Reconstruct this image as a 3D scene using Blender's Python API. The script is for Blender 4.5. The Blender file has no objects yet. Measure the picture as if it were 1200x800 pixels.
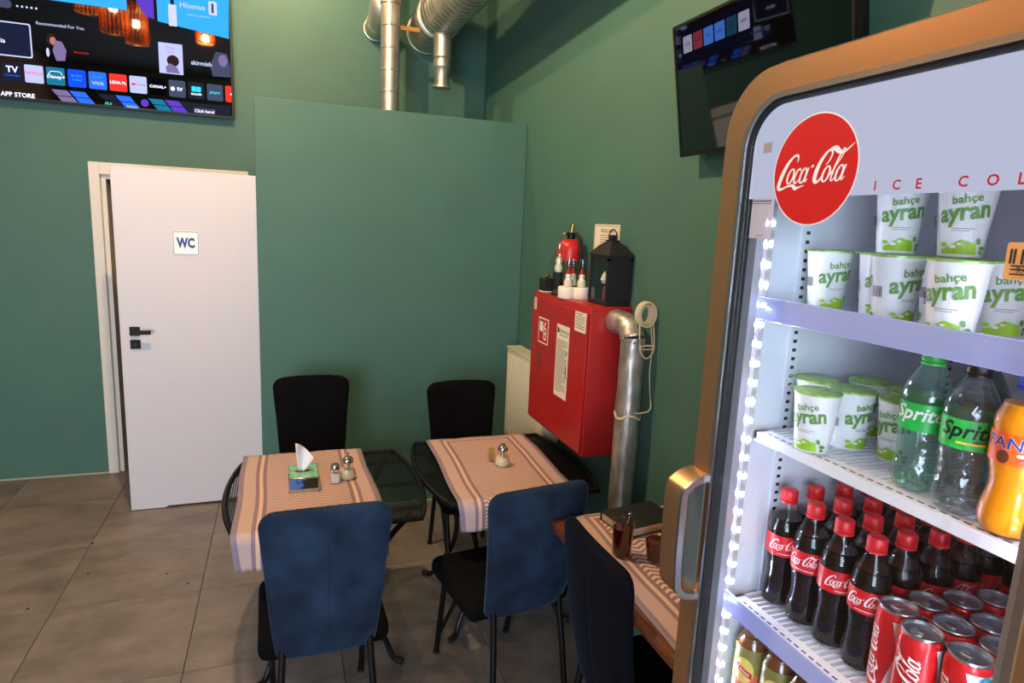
import bpy, bmesh, math, random
from mathutils import Vector, Matrix
random.seed(7)
PI = math.pi
SC = bpy.context.scene
COL = SC.collection

# ------------------------------------------------------------------ camera, world, lights, exposure
cam = bpy.data.cameras.new('camera'); cam_o = bpy.data.objects.new('camera', cam); COL.objects.link(cam_o)
cam.sensor_fit = 'HORIZONTAL'; cam.sensor_width = 36.0; cam.lens = 36.0 * 752.24 / 1200.0; cam.clip_start = 0.02
yaw, pit, rol = math.radians(19.899), math.radians(10.183), math.radians(2.597)
fwd = Vector((math.sin(yaw) * math.cos(pit), math.cos(yaw) * math.cos(pit), -math.sin(pit)))
rgt = Vector((math.cos(yaw), -math.sin(yaw), 0)); up = rgt.cross(fwd)
r2 = math.cos(rol) * rgt + math.sin(rol) * up; u2 = -math.sin(rol) * rgt + math.cos(rol) * up
cam_o.matrix_world = Matrix(((r2.x, u2.x, -fwd.x, 0), (r2.y, u2.y, -fwd.y, 0), (r2.z, u2.z, -fwd.z, 1.78), (0, 0, 0, 1)))
SC.camera = cam_o
SC.view_settings.view_transform = 'Standard'; SC.view_settings.look = 'None'
SC.view_settings.gamma = 1.0; SC.view_settings.use_curve_mapping = False
SC.view_settings.exposure = 0.5
SC.cycles.transparent_max_bounces = 24
SC.cycles.max_bounces = 8

w = bpy.data.worlds.new('world'); SC.world = w; w.use_nodes = True
w.node_tree.nodes['Background'].inputs[0].default_value = (0.62, 0.76, 1.0, 1)
w.node_tree.nodes['Background'].inputs[1].default_value = 0.5

def area(name, loc, rot, sx, sy, power, color):
    l = bpy.data.lights.new(name, 'AREA'); l.shape = 'RECTANGLE'; l.size = sx; l.size_y = sy
    l.energy = power; l.color = color
    o = bpy.data.objects.new(name, l); o.location = loc; o.rotation_euler = rot; COL.objects.link(o); return o
area('window_daylight', (-1.75, -2.72, 1.65), (math.radians(90), 0, 0), 2.1, 2.4, 185, (0.70, 0.85, 1.0))

def bulb_light(loc, power, color, r=0.02):
    l = bpy.data.lights.new('bulb_light', 'POINT'); l.energy = power; l.color = color; l.shadow_soft_size = r
    o = bpy.data.objects.new('bulb_light', l); o.location = loc; COL.objects.link(o); return o

# ------------------------------------------------------------------ materials
def lin(c):
    c = c / 255.0
    return c / 12.92 if c <= 0.04045 else ((c + 0.055) / 1.055) ** 2.4
def rgb(r, g, b): return (lin(r), lin(g), lin(b), 1)
def pm(name, col, rough=0.5, metal=0.0, **kw):
    m = bpy.data.materials.new(name); m.use_nodes = True
    b = m.node_tree.nodes['Principled BSDF']
    b.inputs['Base Color'].default_value = col; b.inputs['Roughness'].default_value = rough; b.inputs['Metallic'].default_value = metal
    for k, v in kw.items(): b.inputs[k.replace('_', ' ')].default_value = v
    return m
def vary(m, col2, scale=5.0, detail=4.0, lo=0.35, hi=0.65, bump=0.0, bscale=None, stretch=None):
    """noise between the base colour and col2, with an optional fine bump"""
    nt = m.node_tree; b = nt.nodes['Principled BSDF']; c1 = tuple(b.inputs['Base Color'].default_value)
    tc = nt.nodes.new('ShaderNodeTexCoord'); src = tc.outputs['Object']
    if stretch:
        mp = nt.nodes.new('ShaderNodeMapping'); mp.inputs['Scale'].default_value = stretch
        nt.links.new(src, mp.inputs['Vector']); src = mp.outputs['Vector']
    n = nt.nodes.new('ShaderNodeTexNoise'); n.inputs['Scale'].default_value = scale; n.inputs['Detail'].default_value = detail
    nt.links.new(src, n.inputs['Vector'])
    r = nt.nodes.new('ShaderNodeValToRGB'); r.color_ramp.elements[0].position = lo; r.color_ramp.elements[1].position = hi
    r.color_ramp.elements[0].color = c1; r.color_ramp.elements[1].color = col2
    nt.links.new(n.outputs['Fac'], r.inputs['Fac']); nt.links.new(r.outputs['Color'], b.inputs['Base Color'])
    if bump:
        n2 = nt.nodes.new('ShaderNodeTexNoise'); n2.inputs['Scale'].default_value = bscale or scale * 8; n2.inputs['Detail'].default_value = 3
        nt.links.new(src, n2.inputs['Vector'])
        bp = nt.nodes.new('ShaderNodeBump'); bp.inputs['Strength'].default_value = bump; bp.inputs['Distance'].default_value = 0.004
        nt.links.new(n2.outputs['Fac'], bp.inputs['Height']); nt.links.new(bp.outputs['Normal'], b.inputs['Normal'])
    return m
def emis(name, col, s=1.0):
    m = bpy.data.materials.new(name); m.use_nodes = True; nt = m.node_tree; nt.nodes.clear()
    e = nt.nodes.new('ShaderNodeEmission'); e.inputs[0].default_value = col; e.inputs[1].default_value = s
    o = nt.nodes.new('ShaderNodeOutputMaterial'); nt.links.new(e.outputs[0], o.inputs[0]); return m
def thin(name, tint, refl=1.0, rough=0.02, ior=1.45, body=None, amount=0.0, bump=0.0):
    """thin clear pane or shell: tinted transparency with a Fresnel gloss; body adds some milky or coloured diffuse"""
    m = bpy.data.materials.new(name); m.use_nodes = True; nt = m.node_tree; nt.nodes.clear()
    t = nt.nodes.new('ShaderNodeBsdfTransparent'); t.inputs[0].default_value = tint; base = t.outputs[0]
    if body:
        d = nt.nodes.new('ShaderNodeBsdfDiffuse'); d.inputs[0].default_value = body
        mx = nt.nodes.new('ShaderNodeMixShader'); mx.inputs[0].default_value = amount
        nt.links.new(base, mx.inputs[1]); nt.links.new(d.outputs[0], mx.inputs[2]); base = mx.outputs[0]
    g = nt.nodes.new('ShaderNodeBsdfGlossy'); g.inputs['Roughness'].default_value = rough
    if bump:
        tc = nt.nodes.new('ShaderNodeTexCoord'); vo = nt.nodes.new('ShaderNodeTexVoronoi'); vo.inputs['Scale'].default_value = 110
        bp = nt.nodes.new('ShaderNodeBump'); bp.inputs['Strength'].default_value = bump; bp.inputs['Distance'].default_value = 0.002
        nt.links.new(tc.outputs['Object'], vo.inputs['Vector']); nt.links.new(vo.outputs['Distance'], bp.inputs['Height']); nt.links.new(bp.outputs['Normal'], g.inputs['Normal'])
    f = nt.nodes.new('ShaderNodeLayerWeight'); f.inputs[0].default_value = 0.5
    pw = nt.nodes.new('ShaderNodeMath'); pw.operation = 'POWER'; pw.inputs[1].default_value = 4.0; nt.links.new(f.outputs['Facing'], pw.inputs[0])
    mu = nt.nodes.new('ShaderNodeMath'); mu.operation = 'MULTIPLY_ADD'; mu.inputs[1].default_value = 0.55 * refl; mu.inputs[2].default_value = 0.045 * refl; nt.links.new(pw.outputs[0], mu.inputs[0])
    m2 = nt.nodes.new('ShaderNodeMixShader'); nt.links.new(mu.outputs[0], m2.inputs[0]); nt.links.new(base, m2.inputs[1]); nt.links.new(g.outputs[0], m2.inputs[2])
    o = nt.nodes.new('ShaderNodeOutputMaterial'); nt.links.new(m2.outputs[0], o.inputs[0]); return m

M = {}
M['wall'] = vary(pm('green_paint', rgb(70, 109, 97), 0.6), rgb(66, 105, 94), 3.0, bump=0.05, bscale=180)
M['ceil'] = pm('dark_ceiling_paint', rgb(46, 48, 46), 0.8)
M['caulk'] = pm('pale_caulk', rgb(176, 172, 158), 0.7)
M['grout'] = pm('grout', rgb(70, 62, 55), 0.9)
def tile_mat():
    m = pm('concrete_tile', rgb(128, 112, 98), 0.42); nt = m.node_tree; b = nt.nodes['Principled BSDF']
    tc = nt.nodes.new('ShaderNodeTexCoord'); oi = nt.nodes.new('ShaderNodeObjectInfo')
    ad = nt.nodes.new('ShaderNodeVectorMath'); ad.operation = 'MULTIPLY_ADD'; ad.inputs[1].default_value = (1, 1.6, 1)
    mul = nt.nodes.new('ShaderNodeMath'); mul.operation = 'MULTIPLY'; mul.inputs[1].default_value = 40
    nt.links.new(oi.outputs['Random'], mul.inputs[0]); nt.links.new(tc.outputs['Object'], ad.inputs[0]); nt.links.new(mul.outputs[0], ad.inputs[2])
    n = nt.nodes.new('ShaderNodeTexNoise'); n.inputs['Scale'].default_value = 3.2; n.inputs['Detail'].default_value = 6; n.inputs['Roughness'].default_value = 0.62
    nt.links.new(ad.outputs[0], n.inputs['Vector'])
    r = nt.nodes.new('ShaderNodeValToRGB'); r.color_ramp.elements[0].position = 0.3; r.color_ramp.elements[1].position = 0.72
    r.color_ramp.elements[0].color = rgb(102, 91, 86); r.color_ramp.elements[1].color = rgb(150, 135, 127)
    nt.links.new(n.outputs['Fac'], r.inputs['Fac']); nt.links.new(r.outputs['Color'], b.inputs['Base Color'])
    rr = nt.nodes.new('ShaderNodeMapRange'); rr.inputs['To Min'].default_value = 0.35; rr.inputs['To Max'].default_value = 0.55
    nt.links.new(n.outputs['Fac'], rr.inputs['Value']); nt.links.new(rr.outputs[0], b.inputs['Roughness'])
    return m
M['tile'] = tile_mat()
M['wctile'] = vary(pm('pinkish_marble_tile', rgb(120, 104, 98), 0.3), rgb(92, 78, 78), 6)
M['white'] = pm('white_door_lacquer', rgb(212, 206, 212), 0.45)
M['frame_white'] = pm('white_frame_lacquer', rgb(218, 211, 203), 0.45)
M['black'] = pm('black_metal', rgb(8, 8, 9), 0.45, Specular_IOR_Level=0.3)
M['black_mat'] = pm('matt_black', rgb(14, 14, 15), 0.7)
M['blue_ink'] = pm('blue_ink', rgb(20, 62, 138), 0.5)
M['grey_ink'] = pm('grey_ink', rgb(110, 108, 104), 0.6)
M['dark_ink'] = pm('dark_ink', rgb(40, 38, 36), 0.6)
M['paper'] = pm('paper', rgb(232, 222, 202), 0.6)
M['paper_white'] = pm('white_plate', rgb(238, 238, 240), 0.4)
M['redpaint'] = vary(pm('red_cabinet_paint', rgb(176, 34, 34), 0.38), rgb(168, 30, 31), 6, bump=0.03, bscale=120)
M['red'] = pm('red_plastic', rgb(200, 28, 30), 0.35)
M['galv'] = vary(pm('galvanised_steel', rgb(206, 202, 192), 0.42, 0.9), rgb(184, 180, 170), 9)
M['foil'] = vary(pm('crinkled_foil', rgb(214, 210, 204), 0.42, 0.85), rgb(176, 170, 164), 26, bump=1.0, bscale=30, stretch=(1, 1, 0.45))
M['cream'] = pm('cream_enamel', rgb(226, 214, 186), 0.4)
M['cable'] = pm('cream_cable', rgb(214, 196, 160), 0.5)
M['chrome'] = pm('chrome', rgb(210, 208, 205), 0.15, 1.0)
M['steel'] = pm('brushed_steel', rgb(190, 192, 196), 0.3, 1.0)
M['brass'] = pm('brass', rgb(196, 160, 84), 0.3, 1.0)
M['screen'] = pm('black_screen', rgb(4, 4, 6), 0.03, Specular_IOR_Level=0.8)
M['glass'] = thin('clear_glass', (0.97, 0.98, 0.97, 1), 1.0)
M['pane'] = thin('cooler_glass', (0.98, 0.985, 0.99, 1), 0.55, 0.01)
def velvet(name, c1, c2, sheen, tint):
    m = pm(name, c1, 0.9, Sheen_Weight=sheen, Sheen_Roughness=0.35, Specular_IOR_Level=0.12)
    m.node_tree.nodes['Principled BSDF'].inputs['Sheen Tint'].default_value = tint
    return vary(m, c2, 7, 5, 0.38, 0.68, bump=0.12, bscale=60)
M['navy'] = velvet('navy_velvet', rgb(25, 37, 54), rgb(40, 58, 82), 0.4, rgb(120, 145, 180))
M['charcoal'] = velvet('black_velvet_and_shaded_seat', rgb(5, 5, 6), rgb(8, 7, 9), 0.0, rgb(60, 60, 80))  # own colour of the black chairs; shade put into the navy chairs' seats
M['midnight'] = velvet('midnight_velvet', rgb(6, 8, 14), rgb(9, 12, 21), 0.08, rgb(90, 120, 180))
M['wood'] = vary(pm('reddish_wood', rgb(120, 66, 40), 0.4), rgb(96, 50, 32), 8, stretch=(8, 1, 8))
M['gold'] = vary(pm('champagne_metal', rgb(206, 164, 122), 0.34, 0.9), rgb(200, 158, 116), 2)
M['liner'] = pm('white_liner', rgb(222, 226, 236), 0.35)
M['shelfwhite'] = pm('white_coated_wire', rgb(228, 230, 238), 0.4)
M['rail'] = thin('clear_blue_plastic', (0.86, 0.89, 1.0, 1), 0.9, 0.15, body=rgb(196, 204, 250), amount=0.62)
M['led'] = emis('led_light', (0.78, 0.83, 1.0, 1), 185.0)
M['header'] = emis('backlit_header', (0.70, 0.74, 0.96, 1), 0.52)
M['coke_red'] = pm('red_print', rgb(205, 26, 30), 0.4)
M['label_red'] = pm('red_label_film', rgb(205, 22, 34), 0.35)
M['ink_white'] = pm('white_print', rgb(244, 240, 240), 0.45)
M['text_red'] = pm('crimson_print', rgb(182, 30, 52), 0.45)
M['cola'] = pm('dark_cola', rgb(7, 4, 4), 0.15, Specular_IOR_Level=0.3)
M['pet'] = thin('clear_bottle_plastic', (0.95, 0.96, 0.97, 1), 1.0, 0.06)
M['petgrey'] = thin('lemonade_bottle_plastic', (0.86, 0.88, 0.90, 1), 2.0, 0.08, body=rgb(190, 196, 200), amount=0.06, bump=0.5)
M['petgreen'] = thin('greenish_bottle_plastic', (0.80, 0.92, 0.87, 1), 2.0, 0.08, body=rgb(150, 205, 190), amount=0.08, bump=0.5)
M['petdark'] = thin('dark_green_bottle_plastic', (0.45, 0.60, 0.54, 1), 1.2, 0.06)
M['capred'] = pm('red_cap', rgb(208, 26, 34), 0.4)
M['capgreen'] = pm('green_cap', rgb(60, 178, 74), 0.4)
M['capblack'] = pm('black_cap', rgb(22, 22, 24), 0.4)
M['label_green'] = pm('green_label_film', rgb(40, 186, 78), 0.35)
M['orange_drink'] = pm('orange_drink', rgb(240, 150, 18), 0.2, Subsurface_Weight=0.0)
M['label_orange'] = pm('orange_label_film', rgb(240, 96, 24), 0.35)
M['ink_blue'] = pm('navy_print', rgb(28, 52, 140), 0.4)
M['ink_black'] = pm('black_print', rgb(18, 18, 18), 0.4)
M['ink_yellow'] = pm('yellow_print', rgb(244, 206, 40), 0.4)
M['ink_brown'] = pm('brown_print', rgb(92, 48, 30), 0.4)
M['cupwhite'] = pm('white_cup', rgb(232, 233, 236), 0.4)
M['ink_lime'] = pm('lime_print', rgb(150, 196, 44), 0.4)
M['ink_green'] = pm('leaf_green_print', rgb(96, 146, 64), 0.45)
M['lid_green'] = vary(pm('green_foil_lid', rgb(126, 176, 66), 0.35, 0.2), rgb(178, 214, 130), 60)
M['can_top'] = pm('can_aluminium', rgb(200, 202, 208), 0.28, 1.0)
M['can_red'] = pm('can_red', rgb(206, 28, 34), 0.28, 0.25)
M['tea'] = pm('peach_tea', rgb(120, 70, 34), 0.15)
M['tea_pink'] = pm('peach_print', rgb(232, 112, 92), 0.4)
M['tea_green'] = pm('teal_print', rgb(30, 110, 90), 0.4)
M['tea_yellow'] = pm('pale_yellow_print', rgb(232, 206, 110), 0.4)
M['tag_orange'] = pm('orange_tag', rgb(228, 160, 98), 0.5)
M['grey_film'] = pm('grey_film', rgb(150, 150, 152), 0.5)
M['sticker'] = thin('frosted_sticker', (0.8, 0.8, 0.84, 1), 0.5, 0.3, body=rgb(214, 208, 222), amount=0.6)
M['salt'] = pm('salt_white', rgb(238, 228, 226), 0.8)
M['sugar'] = pm('sugar', rgb(226, 208, 176), 0.9)
M['toothpick'] = vary(pm('toothpicks', rgb(206, 158, 84), 0.7), rgb(170, 130, 60), 30)
M['tissue'] = pm('tissue_paper', rgb(240, 234, 236), 0.9)
M['drink'] = thin('red_brown_drink', (0.32, 0.07, 0.03, 1), 0.6, 0.03, body=rgb(110, 34, 18), amount=0.25)
M['book'] = pm('black_book_cover', rgb(16, 17, 22), 0.5)
M['pages'] = vary(pm('book_pages', rgb(214, 190, 164), 0.8), rgb(190, 164, 140), 40, stretch=(0.2, 0.2, 10))
M['amber'] = thin('amber_glass', (1.0, 0.62, 0.22, 1), 1.2, 0.05, body=rgb(255, 160, 50), amount=0.5)
M['filament'] = emis('glowing_filament', (1.0, 0.55, 0.18, 1), 18.0)
M['snow'] = pm('white_porcelain', rgb(240, 230, 210), 0.5)
M['orangegold'] = pm('copper_gold', rgb(200, 140, 70), 0.3, 0.6)

def cloth_mat(name, W, far_end=None, pitch=0.010):
    m = pm(name, rgb(200, 156, 132), 0.9); nt = m.node_tree; b = nt.nodes['Principled BSDF']; L = nt.links.new
    uv = nt.nodes.new('ShaderNodeUVMap'); sp = nt.nodes.new('ShaderNodeSeparateXYZ'); L(uv.outputs[0], sp.inputs[0])
    def mt(op, a, bb=None, c=None):
        n = nt.nodes.new('ShaderNodeMath'); n.operation = op
        for i, v in enumerate((a, bb, c)):
            if v is None: continue
            if isinstance(v, (int, float)): n.inputs[i].default_value = v
            else: L(v, n.inputs[i])
        return n.outputs[0]
    u, v = sp.outputs[0], sp.outputs[1]
    d = mt('MINIMUM', u, mt('SUBTRACT', W, u))
    if far_end: d = mt('MINIMUM', d, mt('ADD', v, 0.058))
    rp = nt.nodes.new('ShaderNodeValToRGB'); rp.color_ramp.interpolation = 'CONSTANT'
    L(mt('MULTIPLY', d, 5.0), rp.inputs['Fac'])
    st = [(0, rgb(150, 128, 142)), (0.020, rgb(204, 170, 164)), (0.066, rgb(152, 122, 132)), (0.080, rgb(226, 188, 166)), (0.094, rgb(148, 116, 126)), (0.108, rgb(224, 192, 182))]
    e = rp.color_ramp.elements
    while len(e) < len(st): e.new(0.5)
    for k, (p, c) in enumerate(st): e[k].position = p * 5.0; e[k].color = c
    tri = mt('ABSOLUTE', mt('SUBTRACT', mt('FRACT', mt('DIVIDE', u, pitch * 2.6)), 0.5))
    z = mt('FRACT', mt('ADD', mt('DIVIDE', v, pitch), mt('MULTIPLY', tri, 1.6)))
    zz = mt('GREATER_THAN', z, 0.52)
    mk = mt('GREATER_THAN', d, 0.108)
    mx = nt.nodes.new('ShaderNodeMix'); mx.data_type = 'RGBA'
    L(mt('MULTIPLY', zz, mk), mx.inputs['Factor']); L(rp.outputs['Color'], mx.inputs['A']); mx.inputs['B'].default_value = rgb(150, 110, 108)
    L(mx.outputs['Result'], b.inputs['Base Color'])
    wv = mt('MULTIPLY', mt('SINE', mt('MULTIPLY', u, 2200)), mt('SINE', mt('MULTIPLY', v, 2200)))
    bp = nt.nodes.new('ShaderNodeBump'); bp.inputs['Strength'].default_value = 0.2; bp.inputs['Distance'].default_value = 0.001
    L(wv, bp.inputs['Height']); L(bp.outputs['Normal'], b.inputs['Normal'])
    return m

# ------------------------------------------------------------------ mesh helpers
def box(bm, x0, x1, y0, y1, z0, z1, bev=0.0, seg=2):
    t = bmesh.new(); r = bmesh.ops.create_cube(t, size=1.0)
    for v in t.verts: v.co = Vector((x0 + (v.co.x + .5) * (x1 - x0), y0 + (v.co.y + .5) * (y1 - y0), z0 + (v.co.z + .5) * (z1 - z0)))
    if bev: bmesh.ops.bevel(t, geom=list(t.edges), offset=bev, segments=seg, profile=0.5, affect='EDGES')
    join(bm, t)
def join(bm, t, mat=None):
    if mat is not None: t.transform(mat)
    vm = {v: bm.verts.new(v.co) for v in t.verts}
    for f in t.faces:
        try: nf = bm.faces.new([vm[v] for v in f.verts]); nf.material_index = f.material_index; nf.smooth = f.smooth
        except ValueError: pass
    t.free()
def lathe(bm, prof, seg=24, mat=None):
    t = bmesh.new(); rings = []
    for r, z in prof:
        if r < 1e-6: rings.append([t.verts.new((0, 0, z))])
        else: rings.append([t.verts.new((r * math.cos(2 * PI * k / seg), r * math.sin(2 * PI * k / seg), z)) for k in range(seg)])
    for a, b in zip(rings, rings[1:]):
        for k in range(seg):
            k2 = (k + 1) % seg
            if len(a) == 1 and len(b) == 1: continue
            if len(a) == 1: t.faces.new((a[0], b[k2], b[k]))
            elif len(b) == 1: t.faces.new((a[k], a[k2], b[0]))
            else: t.faces.new((a[k], a[k2], b[k2], b[k]))
    join(bm, t, mat)
def axis_mat(p0, p1):
    p0, p1 = Vector(p0), Vector(p1); d = (p1 - p0).normalized()
    return Matrix.Translation(p0) @ d.to_track_quat('Z', 'Y').to_matrix().to_4x4()
def cyl(bm, p0, p1, r0, r1=None, seg=16):
    r1 = r0 if r1 is None else r1; L = (Vector(p1) - Vector(p0)).length
    lathe(bm, [(0, 0), (r0, 0), (r1, L), (0, L)], seg, axis_mat(p0, p1))
def smooth_path(pts, n=6):
    P = [Vector(p) for p in pts]; out = []
    for i in range(len(P) - 1):
        a, b, c, d = P[max(i - 1, 0)], P[i], P[i + 1], P[min(i + 2, len(P) - 1)]
        for k in range(n):
            t = k / n
            out.append(0.5 * ((2 * b) + (c - a) * t + (2 * a - 5 * b + 4 * c - d) * t * t + (3 * b - a - 3 * c + d) * t ** 3))
    out.append(P[-1]); return out
def tube(bm, pts, r, seg=8, closed=False):
    P = [Vector(p) for p in pts]; n = len(P); rings = []
    ref = None
    for i, p in enumerate(P):
        a = P[i - 1] if (i or closed) else P[i]; b = P[(i + 1) % n] if (i < n - 1 or closed) else P[i]
        d = (b - a).normalized()
        if ref is None: ref = d.orthogonal().normalized()
        ref = (ref - d * ref.dot(d)); ref = ref.normalized() if ref.length > 1e-6 else d.orthogonal().normalized()
        s = d.cross(ref); rr = r[i] if isinstance(r, (list, tuple)) else r
        rings.append([bm.verts.new(p + rr * (math.cos(2 * PI * k / seg) * ref + math.sin(2 * PI * k / seg) * s)) for k in range(seg)])
    m = n if closed else n - 1
    for i in range(m):
        a, b = rings[i], rings[(i + 1) % n]
        for k in range(seg): bm.faces.new((a[k], a[(k + 1) % seg], b[(k + 1) % seg], b[k]))
    if not closed: bm.faces.new(rings[0][::-1]); bm.faces.new(rings[-1])
def prism(bm, outline, fn, d0, d1):
    """outline: list of 2D points; fn(x, y, d) -> 3D; solid between depths d0 and d1"""
    a = [bm.verts.new(fn(x, y, d0)) for x, y in outline]; b = [bm.verts.new(fn(x, y, d1)) for x, y in outline]
    bm.faces.new(a[::-1]); bm.faces.new(b); n = len(a)
    for k in range(n): bm.faces.new((a[k], a[(k + 1) % n], b[(k + 1) % n], b[k]))
def ring_prism(bm, outer, inner, fn, d0, d1):
    n = len(outer); L = [[bm.verts.new(fn(x, y, d)) for x, y in o] for o in (outer, inner) for d in (d0, d1)]
    o0, o1, i0, i1 = L
    for k in range(n):
        j = (k + 1) % n
        bm.faces.new((o0[k], o0[j], o1[j], o1[k])); bm.faces.new((i0[j], i0[k], i1[k], i1[j]))
        bm.faces.new((o0[j], o0[k], i0[k], i0[j])); bm.faces.new((o1[k], o1[j], i1[j], i1[k]))
def rrect(x0, x1, y0, y1, r, n=8, rb=None):
    """rounded rectangle; r rounds the top corners, rb the bottom ones"""
    rb = r if rb is None else rb; out = []
    for cx, cy, a0, rr in ((x1 - r, y1 - r, 0, r), (x0 + r, y1 - r, 90, r), (x0 + rb, y0 + rb, 180, rb), (x1 - rb, y0 + rb, 270, rb)):
        for k in range(n + 1):
            a = math.radians(a0 + 90 * k / n); out.append((cx + rr * math.cos(a), cy + rr * math.sin(a)))
    return out
def obj(name, bm, mat, parent=None, smooth=True, loc=None, angle=38):
    bmesh.ops.recalc_face_normals(bm, faces=bm.faces)
    me = bpy.data.meshes.new(name); bm.to_mesh(me); bm.free()
    for m in (mat if isinstance(mat, (list, tuple)) else [mat]): me.materials.append(m)
    if smooth:
        for p in me.polygons: p.use_smooth = True
        try: me.set_sharp_from_angle(angle=math.radians(angle))
        except Exception: pass
    o = bpy.data.objects.new(name, me); COL.objects.link(o)
    if parent is not None: o.parent = parent
    if loc: o.location = loc
    return o
def tag(o, label, cat, group=None, kind=None):
    o['label'] = label; o['category'] = cat
    if group: o['group'] = group
    if kind: o['kind'] = kind
    return o
def thing(name, label, cat, loc=(0, 0, 0), rz=0.0, group=None):
    o = bpy.data.objects.new(name, None); COL.objects.link(o); o.empty_display_size = 0.05
    o.location = loc; o.rotation_euler = (0, 0, rz); return tag(o, label, cat, group)
def struct(name, bm, mat, label=None, smooth=False):
    o = obj(name, bm, mat, None, smooth); o['kind'] = 'structure'
    if label: o['label'] = label
    return o
def dup(root, loc, rz, label):
    def cp(o, par):
        c = o.copy(); COL.objects.link(c)
        if par: c.parent = par
        for ch in list(o.children): cp(ch, c)
        return c
    r = cp(root, None); r.location = loc; r.rotation_euler = (0, 0, rz); r['label'] = label; return r
def BM(): return bmesh.new()

# ------------------------------------------------------------------ flat graphics (lettering and marks)
_tc = {}
def text2d(s, size, bold=0.0, shear=0.0, align='CENTER', sx=1.0):
    key = (s, bold, shear, align)
    if key not in _tc:
        c = bpy.data.curves.new('lettering', 'FONT'); c.body = s; c.size = 1.0; c.align_x = align; c.align_y = 'CENTER'
        c.offset = bold; c.shear = shear; c.resolution_u = 2; c.fill_mode = 'FRONT'
        o = bpy.data.objects.new('lettering', c); COL.objects.link(o); bpy.context.view_layer.update()
        me = o.evaluated_get(bpy.context.evaluated_depsgraph_get()).to_mesh()
        _tc[key] = ([(v.co.x, v.co.y) for v in me.vertices], [tuple(p.vertices) for p in me.polygons])
        bpy.data.objects.remove(o); bpy.data.curves.remove(c)
    V, F = _tc[key]; return [(x * size * sx, y * size) for x, y in V], F
def spl(pts, n=5):
    out = []
    for i in range(len(pts) - 1):
        a, b, c, d = pts[max(i - 1, 0)], pts[i], pts[i + 1], pts[min(i + 2, len(pts) - 1)]
        for k in range(n):
            t = k / n
            out.append(tuple(0.5 * (2 * b[j] + (c[j] - a[j]) * t + (2 * a[j] - 5 * b[j] + 4 * c[j] - d[j]) * t * t + (3 * b[j] - a[j] - 3 * c[j] + d[j]) * t ** 3) for j in range(3)))
    out.append(tuple(pts[-1])); return out
def ribbon(V, F, pts, n=5):
    P = spl(pts, n) if n else pts; base = len(V); m = len(P)
    for i in range(m):
        a, b = P[max(i - 1, 0)], P[min(i + 1, m - 1)]; dx, dy = b[0] - a[0], b[1] - a[1]; l = math.hypot(dx, dy) or 1
        nx, ny = -dy / l * P[i][2] / 2, dx / l * P[i][2] / 2
        z = len(V) * 2.5e-7
        V += [(P[i][0] + nx, P[i][1] + ny, z), (P[i][0] - nx, P[i][1] - ny, z)]
    for i in range(m - 1): k = base + 2 * i; F.append((k, k + 1, k + 3, k + 2))
def script_logo(width):
    """flowing two-word script with a long swash, drawn as pen strokes"""
    V, F = [], []
    S = lambda *p: ribbon(V, F, list(p), 4)
    def oval(cx, rx=.27, cy=.5, ry=.5):
        S(*[(cx + rx * math.cos(a), cy + ry * math.sin(a), .10 + .08 * abs(math.cos(a))) for a in [math.radians(60 + 30 * k) for k in range(13)]])
    S((1.2, 1.45, .07), (1.1, 1.85, .15), (.75, 1.92, .18), (.35, 1.5, .28), (.1, .8, .36), (.02, .1, .36), (.1, -.3, .28), (.4, -.38, .18), (.9, -.2, .14), (1.4, -.15, .2), (1.75, -.36, .26), (2.05, -.3, .14), (2.5, -.18, .06))
    oval(.95)
    S((1.78, .82, .1), (1.64, 1.0, .11), (1.46, .82, .16), (1.38, .45, .17), (1.46, .1, .15), (1.66, .02, .12), (1.88, .28, .06))
    oval(2.15, .25); S((2.46, 1.02, .13), (2.42, .45, .15), (2.48, .06, .11), (2.66, .28, .06))
    S((2.66, 1.05, .17), (2.86, 1.12, .17))
    n1 = len(V)
    S((3.5, 1.1, .07), (3.72, 1.45, .13), (3.7, 1.93, .15), (3.35, 2.02, .18), (3.0, 1.5, .28), (2.84, .8, .36), (2.9, .2, .32), (3.15, -.02, .2), (3.4, .2, .13), (3.52, .6, .07))
    S((3.3, 2.0, .12), (3.8, 2.15, .32), (4.2, 1.93, .3), (4.6, 1.8, .18), (5.0, 2.05, .12), (5.3, 2.35, .05))
    oval(3.78)
    S((4.05, .25, .06), (4.35, .9, .1), (4.66, 1.6, .09), (4.70, 2.0, .09), (4.56, 2.02, .10), (4.40, 1.4, .14), (4.32, .7, .16), (4.34, .12, .13), (4.5, .05, .1), (4.65, .3, .06))
    oval(4.9, .25); S((5.22, 1.02, .13), (5.18, .45, .15), (5.24, .06, .11), (5.44, .28, .06))
    V[n1:] = [(x + .42, y, z) for x, y, z in V[n1:]]
    V = [(x + .3 * y, y, z) for x, y, z in V]; x0 = min(p[0] for p in V); x1 = max(p[0] for p in V); k = width / (x1 - x0)
    return [((x - (x0 + x1) / 2) * k, (y - .85) * k, z) for x, y, z in V], F
def poly2d(pts): return list(pts), [tuple(range(len(pts)))]
def rect2d(x0, x1, y0, y1, nx=1):
    V = []; F = []
    for i in range(nx + 1):
        x = x0 + (x1 - x0) * i / nx; V += [(x, y0), (x, y1)]
    for i in range(nx): k = 2 * i; F.append((k, k + 2, k + 3, k + 1))
    return V, F
def disc2d(cx, cy, rx, ry, n=32):
    m = max(4, n // 2); V = []
    for k in range(m + 1):
        a = PI - PI * k / m; V += [(cx + rx * math.cos(a), cy - ry * math.sin(a)), (cx + rx * math.cos(a), cy + ry * math.sin(a))]
    return V, [(2 * k, 2 * k + 2, 2 * k + 3, 2 * k + 1) for k in range(m)]
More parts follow.
